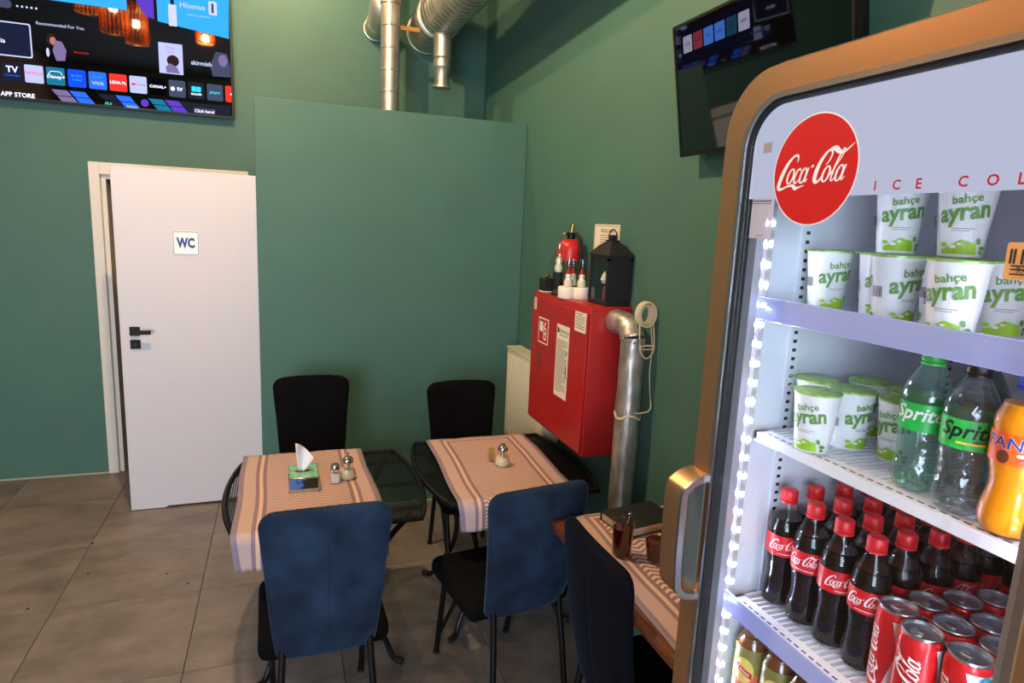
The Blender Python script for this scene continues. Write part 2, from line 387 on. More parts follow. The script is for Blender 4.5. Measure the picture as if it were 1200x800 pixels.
def para2d(x0, x1, slope, h, n=8):
    V = []
    for k in range(n + 1):
        x = x0 + (x1 - x0) * k / n; V += [(x, slope * x), (x, slope * x + h)]
    return V, [(2 * k, 2 * k + 2, 2 * k + 3, 2 * k + 1) for k in range(n)]
def ring2d(x0, x1, y0, y1, r, t):
    o, i = rrect(x0, x1, y0, y1, r), rrect(x0 + t, x1 - t, y0 + t, y1 - t, max(r - t, .0005)); n = len(o)
    return o + i, [(k, (k + 1) % n, n + (k + 1) % n, n + k) for k in range(n)]
def mv(G, dx, dy): V, F = G; return [(p[0] + dx, p[1] + dy) + tuple(p[2:]) for p in V], F
def rot(G, deg):
    V, F = G; c, s = math.cos(math.radians(deg)), math.sin(math.radians(deg)); return [(p[0] * c - p[1] * s, p[0] * s + p[1] * c) + tuple(p[2:]) for p in V], F
def rot90(G): return rot(G, 90)
def stamp(name, layers, fn, parent, d0=0.0003, step=0.0002):
    """layers: list of (graphic, material), drawn one over another as thin ink"""
    bm = BM(); mats = []
    for k, ((V, F), m) in enumerate(layers):
        if m not in mats: mats.append(m)
        vs = [bm.verts.new(fn(p[0], p[1], d0 + k * step + (p[2] if len(p) > 2 else 0))) for p in V]
        for f in F:
            try: bm.faces.new([vs[i] for i in f]).material_index = mats.index(m)
            except ValueError: pass
    me = bpy.data.meshes.new(name); bm.to_mesh(me); bm.free()
    for m in mats: me.materials.append(m)
    o = bpy.data.objects.new(name, me); COL.objects.link(o); o.parent = parent; return o
def plane_fn(o, U, V, N):
    o, U, V, N = map(Vector, (o, U, V, N)); return lambda x, y, d: o + x * U + y * V + d * N
def cyl_fn(r, z0, a0=PI):
    rf = r if callable(r) else (lambda z: r)
    def fn(x, y, d):
        z = z0 + y; R = rf(z); a = a0 + x / max(R, .005); return Vector(((R + d) * math.cos(a), (R + d) * math.sin(a), z))
    return fn
def lines_of_text(x0, x1, y1, n, gap, h):
    V, F = [], []
    for k in range(n):
        xe = x1 if k % 4 != 3 else x0 + (x1 - x0) * (0.45 + 0.4 * random.random()); y = y1 - k * gap
        x = x0
        while x < xe - 0.002:
            wd = min(xe - x, (0.02 + 0.06 * random.random()) * (x1 - x0) * 2.2); b = len(V)
            V += [(x, y), (x + wd, y), (x + wd, y - h), (x, y - h)]; F.append((b, b + 1, b + 2, b + 3)); x += wd + 0.012 * (x1 - x0) * 2
    return V, F

# ------------------------------------------------------------------ the room
CEIL = 3.9
bm = BM(); box(bm, -3.2, 1.44, -2.5, 6.2, -0.06, -0.004); floor = struct('floor', bm, M['grout'])
bm = BM(); box(bm, -0.2985, 0.2985, -0.2985, 0.2985, -0.004, 0.0, 0.0012, 1); bm.faces.ensure_lookup_table()
tile0 = obj('floor_tile', bm, M['tile'], floor, False)
first = True
for i in range(-5, 4):
    for j in range(-10, 6):
        cx, cy = -0.395 + 0.6 * i + 0.3, 3.127 + 0.6 * j + 0.3
        if cx - .3 > 1.44 or cx + .3 < -3.2 or cy + .3 < -2.5 or cy - .3 > 5.9: continue
        if first: o = tile0; first = False
        else:
            o = tile0.copy(); COL.objects.link(o); o.parent = floor
        o.location = (cx, cy, 0); o.rotation_euler = (0, 0, random.choice((0, PI)))
bm = BM(); box(bm, -3.35, 1.6, -2.5, 6.3, CEIL, CEIL + .1); struct('ceiling', bm, M['ceil'])
# back wall with the doorway
bm = BM()
box(bm, -3.2, -1.08, 4.816, 4.94, 0, CEIL); box(bm, -0.27, 1.44, 4.816, 4.94, 0, CEIL); box(bm, -1.08, -0.27, 4.816, 4.94, 1.985, CEIL)
struct('wall_back', bm, M['wall'])
bm = BM(); box(bm, 1.44, 1.56, -2.5, 4.94, 0, CEIL); struct('wall_right', bm, M['wall'])
bm = BM(); box(bm, -3.32, -3.2, -2.5, 4.94, 0, CEIL); struct('wall_left', bm, vary(pm('warm_plaster', rgb(150, 112, 88), 0.7), rgb(140, 102, 80), 3))
bm = BM(); box(bm, -3.2, -2.85, -2.62, -2.5, 0, CEIL); box(bm, -.67, 1.44, -2.62, -2.5, 0, CEIL)
box(bm, -2.85, -.67, -2.62, -2.5, 0, .35); box(bm, -2.85, -.67, -2.62, -2.5, 3.05, CEIL); struct('wall_front', bm, M['wall'])
bm = BM()
for x in (-2.85, -1.78, -.71): box(bm, x, x + .04, -2.6, -2.54, .35, 3.05)
box(bm, -2.85, -.67, -2.6, -2.54, .35, .39); box(bm, -2.85, -.67, -2.6, -2.54, 3.01, 3.05)
win = struct('window_1', bm, M['black'])
for k, x in enumerate((-2.81, -1.74)):
    bm = BM(); box(bm, x, x + 1.03, -2.575, -2.565, .39, 3.01); obj('window_pane', bm, M['pane'], win, False)
# boxed-out partition in front of the right half of the back wall
bm = BM(); box(bm, -0.129, 1.439, 3.868, 4.815, 0, 2.4, 0.004, 2); struct('wall_partition', bm, M['wall'])
bm = BM(); box(bm, -3.2, -1.14, 4.808, 4.816, 0, .008); struct('trim_1', bm, M['caulk'])
bm = BM(); box(bm, -0.129, 1.44, 3.86, 3.868, 0, .008); struct('trim_2', bm, M['caulk'])
# the small washroom behind the doorway
bm = BM(); box(bm, -1.5, -1.4, 4.94, 6.1, 0, 2.6); box(bm, 0.1, 0.2, 4.94, 6.1, 0, 2.6); box(bm, -1.5, .2, 6.1, 6.2, 0, 2.6); box(bm, -1.5, .2, 4.94, 6.2, 2.6, 2.7)
wc = struct('wall_washroom', bm, M['grout'])
for j in range(4):
    for i in range(3):
        bm = BM(); box(bm, -1.398 + .55 * i, -1.398 + .546 + .55 * i - .004, 6.09, 6.1, .6 * j + .003, .6 * j + .597, .001, 1); obj('wall_tile', bm, M['wctile'], wc, False)
for j in range(4):
    for i in range(2):
        bm = BM(); box(bm, -1.4, -1.39, 4.95 + .58 * i, 4.95 + .575 + .58 * i, .6 * j + .003, .6 * j + .597, .001, 1); obj('wall_tile', bm, M['wctile'], wc, False)
# door frame
bm = BM()
box(bm, -1.137, -1.077, 4.8, 4.83, 0, 2.06, .003, 1); box(bm, -0.27, -0.205, 4.8, 4.83, 0, 2.06, .003, 1); box(bm, -1.077, -0.27, 4.8, 4.83, 1.985, 2.06, .003, 1)
fr = struct('trim_3', bm, M['frame_white'], 'white casing of the washroom doorway')
bm = BM(); box(bm, -1.082, -1.05, 4.83, 4.94, 0, 1.99); box(bm, -0.30, -0.268, 4.83, 4.94, 0, 1.99); box(bm, -1.05, -0.30, 4.83, 4.94, 1.96, 1.99); obj('door_jamb', bm, M['frame_white'], fr, False)
# the door leaf, standing open in front of the doorway
D0, D1 = 4.13, 4.168
bm = BM()
prism(bm, [(-.877, .004), (-.690, .004), (-.678, .018), (-.136, .018), (-.136, 2.0), (-.877, 2.006)], lambda x, y, d: Vector((x, d, y)), D0, D1)
bmesh.ops.bevel(bm, geom=list(bm.edges), offset=.0025, segments=1, affect='EDGES')
door = struct('door_1', bm, M['white'], 'white washroom door standing ajar with a blue sign')
bm = BM(); box(bm, -.828, -.776, D0 - .010, D0, 1.066, 1.118, .002, 1); ros = obj('handle_plate', bm, M['black_mat'], door)
bm = BM(); box(bm, -.810, -.792, D0 - .05, D0 - .01, 1.083, 1.101, .002, 1); box(bm, -.812, -.712, D0 - .062, D0 - .048, 1.080, 1.104, .003, 1); obj('lever', bm, M['black_mat'], ros)
bm = BM(); box(bm, -.828, -.776, D0 - .010, D0, .99, 1.042, .002, 1); lk = obj('lock_plate', bm, M['black_mat'], door)
bm = BM(); cyl(bm, (-.802, D0 - .016, 1.016), (-.802, D0 - .01, 1.016), .012, seg=12); obj('thumb_turn', bm, M['black'], lk)
for z in (.25, 1.75):
    bm = BM(); cyl(bm, (-.131, D0 + .02, z - .05), (-.131, D0 + .02, z + .05), .0018, seg=8); obj('hinge', bm, M['steel'], door)
bm = BM(); prism(bm, rrect(-.587, -.449, 1.530, 1.668, .012), lambda x, y, d: Vector((x, d, y)), D0 - .003, D0 - .0002); sg = obj('sign_plate', bm, M['paper_white'], door, False)
fn = plane_fn((-.518, D0 - .003, 1.599), (1, 0, 0), (0, 0, 1), (0, -1, 0))
stamp('sign_lettering', [(ring2d(-.066, .066, -.066, .066, .010, .003), M['blue_ink']), (text2d('WC', .074, .05, 0, 'CENTER', .70), M['blue_ink'])], fn, sg)

# ------------------------------------------------------------------ televisions
def tv(name, label, W, H, loc, rot):
    t = thing(name, label, 'television', loc); t.rotation_euler = rot     # local: screen faces -Y, x right, z up, origin at its lower right corner
    bm = BM(); box(bm, -W, 0, .004, .05, 0, H, .006, 2); obj('housing', bm, M['black'], t)
    bm = BM(); ring_prism(bm, rrect(-W - .003, .003, -.003, H + .003, .004, 3), rrect(-W + .006, -.006, .012, H - .006, .002, 3), lambda x, y, d: Vector((x, d, y)), -.003, .006); obj('bezel', bm, M['black'], t, False)
    bm = BM(); box(bm, -W + .004, -.004, 0, .003, .008, H - .004); sc = obj('screen', bm, M['screen'], t, False)
    return t, sc
def E_(name, r, g, b, s): return emis('screen_' + name, rgb(r, g, b), s)
TVX, TVY, TVZ = -.283, 4.742, 2.388
t1, sc1 = tv('wall_television', 'large wall television showing a lit menu of app tiles above the door', 1.47, .84, (TVX, TVY, TVZ), (0, 0, 0))
bm = BM(); box(bm, -1.0, -.5, .05, .072, .2, .6); obj('wall_bracket', bm, M['black'], t1)
X = lambda x: x - TVX
Zz = lambda z: z - TVZ
S1 = plane_fn((0, -.0005, 0), (1, 0, 0), (0, 0, 1), (0, -1, 0))
def tile(x0, x1, z0, z1, r=.008): return poly2d(rrect(X(x0), X(x1), Zz(z0), Zz(z1), r, 3))
def T(s, x, z, size, bold=.0, shear=0, sx=1.0): return mv(text2d(s, size, bold, shear, 'CENTER', sx), X(x), Zz(z))
cW = E_('white', 235, 236, 255, 1.25); cN = E_('navy', 30, 34, 60, .8); cP = E_('pale', 176, 182, 240, 1.0); cT = E_('teal', 26, 108, 140, 1.0)
cB = E_('blue', 20, 70, 235, 1.1); cB2 = E_('blue_light', 40, 100, 240, 1.1); cR = E_('red', 226, 50, 40, 1.1); cG = E_('slate', 70, 78, 104, .8); cG2 = E_('dark_slate', 34, 36, 50, .8)
cK = E_('near_black', 8, 8, 14, .6); cY = E_('cyan', 40, 200, 230, 1.1); cS = E_('sky', 52, 160, 226, 1.0); cPu = E_('purple', 92, 60, 190, .9); cSk = E_('skin', 190, 120, 110, .8); cBr = E_('brown', 60, 38, 36, .6)
cGr = E_('mint', 90, 220, 170, 1.0); cMa = E_('mauve', 130, 112, 160, .8); cFr = E_('frame', 190, 196, 232, 1.0)
Ly = []; apps = []
px0 = -1.519
for k in range(12):
    x0 = px0 + .1084 * k; x1 = min(x0 + .094, -.291)
    col = (cN, cP, cT, cB, cB2, cR, cP, cK, cG, cG2, cG, cR)[k]
    apps.append((tile(x0, x1, 2.487, 2.587), col))
tx = lambda k: px0 + .1084 * k + .047
Ly += [(T('TV', tx(0), 2.55, .048, .02), cW), (T('CHANNELS', tx(0), 2.517, .015), cB2), (T('NETFLIX', tx(1), 2.54, .024, .01), cR), (T('Disney+', tx(2), 2.535, .027, .01, .2), cW),
       (ring2d(X(tx(2) - .034), X(tx(2) + .034), Zz(2.528), Zz(2.566), .018, .003), cW), (tile(tx(2) - .04, tx(2) + .04, 2.520, 2.545), cT), (T('Disney+', tx(2), 2.533, .027, .01, .2), cW),
       (T('prime', tx(3), 2.553, .024), cS), (T('video', tx(3), 2.53, .024), cS), (T('FILMY', tx(4), 2.556, .02), cS), (T('VIVA', tx(4), 2.52, .03, .01), cFr),
       (T('LIDIA PL', tx(5), 2.537, .024, .02), cW), (tile(tx(6) - .036, tx(6) - .016, 2.531, 2.545, .003), cR), (T('YouTube', tx(6) + .012, 2.538, .015), cBr),
       (T('CANAL+', tx(7), 2.537, .024, .02), cW), (disc2d(X(tx(8) - .026), Zz(2.535), .012, .013), cW), (T('tv', tx(8) + .014, 2.538, .042, .01), cW),
       (tile(tx(9) - .027, tx(9) - .001, 2.53, 2.562, .004), cY), (tile(tx(9) + .001, tx(9) + .027, 2.53, 2.562, .004), cY), (T('READER', tx(9), 2.515, .017, .02), cW),
       (T('player', tx(10), 2.537, .026, .01), cY), (T('+', tx(11) - .014, 2.535, .03, .02), cW)]
# highlighted tile, captions and pictures
Ly += [(tile(-1.72, -1.362, 2.623, 2.813, .012), cFr), (tile(-1.714, -1.369, 2.630, 2.806, .010), cN), (T('Media', -1.535, 2.705, .036, .005), cW),
       (T('Recommended For You', -1.213, 2.824, .025, .003), cFr), (tile(-1.62, -1.445, 2.885, 2.93, .02), cG)]
for k in range(5): Ly.append((disc2d(X(-1.418 + .023 * k), Zz(2.903), .006, .006, 10), cFr))
Ly += [(tile(-1.75, -.86, 2.96, 3.2, .002), cS), (poly2d([(X(-.696), Zz(2.922)), (X(-.296), Zz(2.872)), (X(-.286), Zz(3.215)), (X(-.70), Zz(3.215))]), cS),
       (tile(-.635, -.590, 2.905, 3.03, .003), cFr), (tile(-.622, -.602, 3.03, 3.06, .002), cN), (T('Hisense', -.50, 3.035, .046, .005), cFr), (T('Smart life, simply better', -.46, 2.985, .014), cFr),
       (tile(-.408, -.360, 3.0, 3.08, .008), cFr), (tile(-.392, -.378, 3.012, 3.068, .003), cG),
       (poly2d([(X(-.83), Zz(3.06)), (X(-.76), Zz(2.94)), (X(-.715), Zz(2.93)), (X(-.715), Zz(3.1))]), cPu),
       (disc2d(X(-1.262), Zz(2.742), .026, .034), cBr), (disc2d(X(-1.255), Zz(2.735), .016, .022), cSk), (poly2d([(X(-1.245), Zz(2.74)), (X(-1.21), Zz(2.735)), (X(-1.19), Zz(2.69)), (X(-1.20), Zz(2.63)), (X(-1.245), Zz(2.625)), (X(-1.26), Zz(2.68))]), cMa),
       (disc2d(X(-1.285), Zz(2.668), .008, .025), cFr), (T('WATCH NOW', -1.115, 2.685, .012), cR),
       (tile(-.700, -.566, 2.622, 2.802, .003), cP), (T('Poster', -.635, 2.775, .02), cSk), (T('Story', -.635, 2.752, .02), cSk), (disc2d(X(-.622), Zz(2.70), .034, .034), cBr), (poly2d([(X(-.66), Zz(2.628)), (X(-.665), Zz(2.66)), (X(-.64), Zz(2.685)), (X(-.60), Zz(2.665)), (X(-.585), Zz(2.628))]), cMa),
       (poly2d([(X(-.398), Zz(2.635)), (X(-.41), Zz(2.70)), (X(-.375), Zz(2.785)), (X(-.31), Zz(2.78)), (X(-.292), Zz(2.70)), (X(-.292), Zz(2.64))]), cG), (disc2d(X(-.335), Zz(2.735), .026, .036), cMa), (T('skirmish', -.46, 2.703, .036, .02), cFr),
       (T('APP STORE', -1.452, 2.410, .034, .02), cW), (tile(-.62, -.30, 2.398, 2.462, .003), cG2), (tile(-.515, -.39, 2.400, 2.432, .004), cG), (T('Click here!', -.452, 2.414, .026, .01), cW)]
for x, c in ((-1.262, cMa), (-1.17, cB2), (-1.02, cG2), (-.93, cB2), (-.75, cT), (-.66, cPu)):
    Ly += [(poly2d([(X(x - .02), Zz(2.462)), (X(x + .06), Zz(2.462)), (X(x + .085), Zz(2.43)), (X(x + .005), Zz(2.43))]), c), (poly2d([(X(x + .008), Zz(2.426)), (X(x + .088), Zz(2.426)), (X(x + .112), Zz(2.397)), (X(x + .03), Zz(2.397))]), c)]
Ly += [(disc2d(X(-.79), Zz(2.432), .022, .022, 16), cPu), (T('IPLA', -.99, 2.408, .02, .01, .3), cGr), (T('Sudoku', -.86, 2.402, .02, .01), cFr)]
for a_ in apps: stamp('app_tile', [a_], S1, sc1, 0.0001)
stamp('screen_menu', Ly, S1, sc1, 0.0002, 0.00006)
# second television, leaning forward from the right wall
tl = math.atan2(.075, .42)
t2, sc2 = tv('tilted_television', 'dim tilted television on the right wall above the cooler', .76, .43, (1.372, 1.30, 2.045), (0, 0, 0))
t2.matrix_world = Matrix.Translation((1.368, 1.31, 2.055)) @ Matrix.Rotation(-PI / 2, 4, 'Z') @ Matrix.Rotation(tl, 4, 'X')
dW = E_('dim_white', 150, 150, 175, .55); dR = E_('dim_red', 130, 50, 66, .5); dB = E_('dim_blue', 60, 104, 190, .6); dT = E_('dim_teal', 30, 62, 86, .5); dK = E_('dim_black', 14, 14, 30, .5)
L2 = [(rect2d(-.72, -.36, .30, .41), dK)]
for k, c in enumerate((dW, dR, dB, dB, dT, dW)): L2.append((poly2d(rrect(-.708 + .057 * k, -.708 + .057 * k + .050, .335, .388, .004, 3)), c))
for k, s in enumerate(('CDA', 'PLAY', 'TV', 'VOD', 'live', 'APPS')): L2.append((mv(text2d(s, .014), -.683 + .057 * k, .361), dK))
L2 += [(mv(text2d('Recommended', .013), -.33, .318), dT), (mv(text2d('Inputs', .013), -.735, .35), dT)]
for a_ in L2[1:7]: stamp('app_tile', [a_], S1, sc2, 0.0003)
stamp('screen_menu', L2[:1], S1, sc2, 0.0002)
stamp('screen_lettering', L2[7:], S1, sc2, 0.0004)
bm = BM(); box(bm, -.56, -.30, .05, .066, .1, .32); cyl(bm, (-.43, .06, .22), (-.43, .075, .22), .03); obj('wall_bracket', bm, M['black'], t2)
bm = BM(); box(bm, -.46, -.30, -.004, .03, -.016, 0, .003, 1); obj('sensor_bar', bm, M['black'], t2)

# ------------------------------------------------------------------ ducts under the ceiling
def spiral(name, parent, p0, p1, r, pitch=.09, seg=28, lip=True):
    bm = BM(); L = (Vector(p1) - Vector(p0)).length; prof = [(0, 0), (r, 0)]
    if lip: prof += [(r, .02), (r + .006, .022), (r + .006, .03), (r, .032)]
    z = .05
    while z < L - .02:
        prof += [(r, z - .006), (r + .0035, z - .002), (r + .0035, z + .002), (r, z + .006)]; z += pitch
    prof += [(r, L), (0, L)]; lathe(bm, prof, seg, axis_mat(p0, p1)); return obj(name, bm, M['galv'], parent)
vd = thing('vertical_duct', 'upright galvanised spiral duct rising behind the green partition', 'duct', (.662, 4.32, 2.4), group=None)
spiral('duct_pipe', vd, (0, 0, 0), (.0, 0, .72), .058, .13, lip=False)
bm = BM(); tube(bm, smooth_path([(0, 0, .70), (0, -.01, .80), (.0, -.08, .90), (0, -.25, .93)], 5), .064, 24); obj('elbow', bm, M['galv'], vd)
spiral('duct_pipe', vd, (0, -.25, .93), (0, -2.2, .93), .064, .1)
bm = BM(); box(bm, .055, .185, -.004, .004, .56, .585); obj('strap', bm, M['orangegold'], vd)
ld = thing('left_duct', 'galvanised spiral duct entering the back wall left of the upright duct', 'duct', (.632, 4.81, 3.07))
spiral('duct_pipe', ld, (0, 0, 0), (0, -.20, .0), .075, .05)
bm = BM(); tube(bm, smooth_path([(0, -.19, 0), (0, -.24, .015), (0, -.28, .07), (0, -.29, .14)], 5), .075, 26); obj('elbow', bm, M['galv'], ld)
spiral('duct_pipe', ld, (0, -.29, .13), (0, -.29, CEIL - 3.07), .075, .07)
rd = thing('right_duct', 'thick ribbed ventilation duct with a capped tap by the right corner', 'duct', (.985, 4.81, 3.09))
spiral('duct_pipe', rd, (0, 0, 0), (0, -.42, 0), .135, .055)
bm = BM(); lathe(bm, [(.135, 0), (.15, .01), (.15, .03), (.135, .04)], 28, axis_mat((0, -.42, 0), (0, -.46, 0))); obj('coupling', bm, M['galv'], rd)
spiral('duct_pipe', rd, (0, -.44, 0), (.12, -3.6, .06), .14, .06)
bm = BM(); lathe(bm, [(.058, .05), (.058, -.19), (.05, -.20), (.05, -.205), (.058, -.21), (.058, -.25), (.05, -.26), (.046, -.31), (.046, -.36), (.06, -.362), (.06, -.375), (0, -.378)], 22, Matrix.Translation((.005, -.52, -.08)))
obj('capped_tap', bm, M['galv'], rd)

# ------------------------------------------------------------------ pendant lamps (their light warms the upper walls)
def pendant(loc, shades, label, power):
    t = thing('pendant_lamp', label, 'lamp', loc, group='amber pendant lamps')
    top = CEIL - loc[2]
    bm = BM(); cyl(bm, (0, 0, top - .03), (0, 0, top), .09, seg=20); obj('ceiling_rose', bm, M['orangegold'], t)
    for (dx, dy, z0, z1, r) in shades:
        bm = BM(); tube(bm, [(dx, dy, z1 + .02), (dx, dy, top)], .004, 6); obj('cord', bm, M['black'], t)
        for z in (z0, z1):
            bm = BM(); tube(bm, [(dx + r * math.cos(2 * PI * k / 24), dy + r * math.sin(2 * PI * k / 24), z) for k in range(24)], .005, 6, True); obj('ring', bm, M['orangegold'], t)
        for k in range(18):
            a = 2 * PI * k / 18; c, s = math.cos(a), math.sin(a)
            bm = BM(); cyl(bm, (dx + r * c, dy + r * s, z0), (dx + r * c, dy + r * s, z1), .008, seg=6); obj('shade_rod', bm, M['amber'], t)
        bm = BM(); cyl(bm, (dx, dy, z1 - .06), (dx, dy, z1 + .02), .02, seg=12); obj('bulb_holder', bm, M['orangegold'], t)
        zb = z1 - .16
        bm = BM(); tube(bm, [(dx + .012 * math.cos(k * 1.3), dy + .012 * math.sin(k * 1.3), zb - .05 + .008 * k) for k in range(12)], .004, 5); obj('filament', bm, M['filament'], t)
        bm = BM(); lathe(bm, [(.012, .1), (.03, .05), (.034, .0), (.02, -.05), (0, -.06)], 14, Matrix.Translation((dx, dy, zb))); obj('bulb', bm, M['glass'], t)
        bulb_light((loc[0] + dx, loc[1] + dy, loc[2] + zb), power, (1.0, 0.75, 0.42), .03)
pendant((-1.36, 2.7, 3.2), ((-.16, .05, .20, .50, .09), (.02, -.02, .08, .44, .10), (.20, .03, .0, .32, .085)), 'amber rod pendant cluster high in front of the large television', 10)
pendant((-.62, 2.7, 3.28), ((0, 0, .0, .2, .07),), 'single small amber pendant nearer the middle of the room', 22)
pendant((-.32, 2.5, 3.66), ((0, 0, .0, .16, .07),), 'short amber pendant close under the ceiling above the tables', 190)
pendant((-.02, 4.34, 3.64), ((0, 0, .0, .16, .07),), 'short amber pendant close under the ceiling near the back wall', 40)
pendant((.15, -1.2, 3.25), ((-.2, .0, .1, .42, .10), (.2, .1, .0, .32, .09)), 'amber rod pendant pair near the front window', 66)

# ------------------------------------------------------------------ tables
def metal_table(label, loc):
    t = thing('metal_table', label, 'table', loc, group='black wire mesh tables')
    HX, HY, BU, Z = .325, .37, .055, .69
    out = [(HX + BU * (1 - (y / HY) ** 2), y) for y in [HY * (-1 + 2 * k / 14) for k in range(15)]]
    out += [(-x, -y) for x, y in out]
    bm = BM(); tube(bm, [(x, y, Z) for x, y in out], .0115, 8, True); obj('rim', bm, M['black'], t)
    bm = BM(); x = -HX - BU + .006
    while x < HX + BU - .005:
        e = HY if abs(x) <= HX else HY * math.sqrt(max(0, 1 - (abs(x) - HX) / BU))
        if e > .03: box(bm, x - .0028, x + .0028, -e + .004, e - .004, Z - .001, Z + .002)
        x += .0082
    g = obj('wire_mesh', bm, M['black'], t, False); g['kind'] = 'stuff'
    for y in (-.02, .24, -.26):
        bm = BM(); hx = HX + BU * (1 - (y / HY) ** 2); box(bm, -hx, hx, y - .009, y + .009, Z - .014, Z - .002); obj('crossbar', bm, M['black'], t, False)
    for sx in (-1, 1):
        for sy in (-1, 1):
            bm = BM(); tube(bm, smooth_path([(sx * .29, sy * .31, Z - .008), (sx * .21, sy * .25, .55), (sx * .15, sy * .18, .38), (sx * .16, sy * .19, .22), (sx * .22, (.25 if sy > 0 else -.20), .08), (sx * .245, (.285 if sy > 0 else -.225), .022), (sx * .27, (.312 if sy > 0 else -.245), .0125)], 5), .0115, 8)
            l = obj('leg', bm, M['black'], t)
            bm = BM(); cyl(bm, (sx * .256, (.300 if sy > 0 else -.234), .014), (sx * .279, (.320 if sy > 0 else -.252), .0145), .0142, seg=10); obj('foot_cap', bm, M['black_mat'], l)
        bm = BM(); tube(bm, smooth_path([(sx * .15, -.18, .38), (sx * .12, 0, .42), (sx * .15, .18, .38)], 6), .008, 6); obj('brace', bm, M['black'], t)
    return t
metal_table('black wire mesh table with bowed sides left of centre, holding the tissue box', (.155, 2.59, 0))
metal_table('black wire mesh table under the red cabinet, holding a lone sugar pourer', (.930, 2.665, 0))

def cloth(label, FL, FR, BL, BR, z, drop, mat, seed, over=.015, nu=44, nv=56):
    rnd = random.Random(seed); bm = BM(); uvl = bm.loops.layers.uv.new('UVMap')
    Lg = math.hypot(BL[0] - FL[0], BL[1] - FL[1]); tot = Lg + drop; G = []; ph = [rnd.random() * 6 for _ in range(4)]; W = math.hypot(FR[0] - FL[0], FR[1] - FL[1])
    for i in range(nu + 1):
        u = i / nu; row = []
        for j in range(nv + 1):
            s = tot * j / nv
            wob = .0016 * math.sin(9 * u + 5 * s + ph[0]) + .001 * math.sin(21 * s + 6 * u + ph[1])
            if s <= Lg:
                t = 1 - s / Lg
                x = (FL[0] * (1 - u) + FR[0] * u) * (1 - t) + (BL[0] * (1 - u) + BR[0] * u) * t
                y = (FL[1] * (1 - u) + FR[1] * u) * (1 - t) + (BL[1] * (1 - u) + BR[1] * u) * t
                x += .003 * math.sin(s * 11 + ph[2]); k = max(0, s - (Lg - .015)) / .015
                p = Vector((x, y, z + .002 + abs(wob) - .002 * k * k))
            else:
                h = s - Lg; w2 = (.006 * math.sin(u * 17 + ph[3]) + .004) * min(1, h / .06)
                p = Vector((FL[0] * (1 - u) + FR[0] * u + .003 * math.sin(s * 11 + ph[2]) + (.01 if u < .1 else 0) * h / .1, FL[1] * (1 - u) + FR[1] * u - over * min(1, h / .02) - w2, z - .001 - h))
            row.append((bm.verts.new(p), (W * u, s)))
        G.append(row)
    for i in range(nu):
        for j in range(nv):
            q = (G[i][j], G[i][j + 1], G[i + 1][j + 1], G[i + 1][j]); f = bm.faces.new([a[0] for a in q])
            for l, a in zip(f.loops, q): l[uvl].uv = a[1]
    o = obj('tablecloth', bm, mat, None, True, angle=80)
    md = o.modifiers.new('thickness', 'SOLIDIFY'); md.thickness = .0016; md.offset = 1
    return tag(o, label, 'tablecloth', 'woven striped tablecloths')
cloth('striped salmon tablecloth on the mesh table with the tissue box', (-.181, 2.212), (.352, 2.214), (-.181, 2.985), (.336, 2.985), .7015, .125, cloth_mat('woven_cloth_plain', .53, None, .017), 3)
cloth('striped salmon tablecloth beneath the red cabinet with a stripe along its far end', (.630, 2.284), (1.150, 2.300), (.664, 3.028), (1.186, 3.028), .7015, .115, cloth_mat('woven_cloth_bordered', .52, .86, .015), 5)

TZ = .80
wt = thing('wooden_table', 'reddish wooden table beside the cooler holding two drinks and a book', 'table', (1.13, 1.465, 0))
bm = BM(); box(bm, -.28, .285, -.41, .41, TZ - .035, TZ - .0005, .004, 2); obj('tabletop', bm, M['wood'], wt)
bm = BM(); box(bm, -.22, .225, -.35, .35, TZ - .05, TZ - .0355); obj('support_plate', bm, M['black'], wt, False)
bm = BM(); cyl(bm, (.215, 0, .03), (.215, 0, TZ - .05), .036, seg=20); obj('column', bm, M['black'], wt)
bm = BM(); box(bm, .06, .28, -.13, .13, 0, .03, .006, 2); obj('base_plate', bm, M['black'], wt)
cloth('striped salmon tablecloth with coarse checked weave on the wooden table', (.858, 1.064), (1.40, 1.064), (.900, 1.872), (1.41, 1.872), TZ, .10, cloth_mat('woven_cloth_coarse', .53, .76, .024), 9, .012)

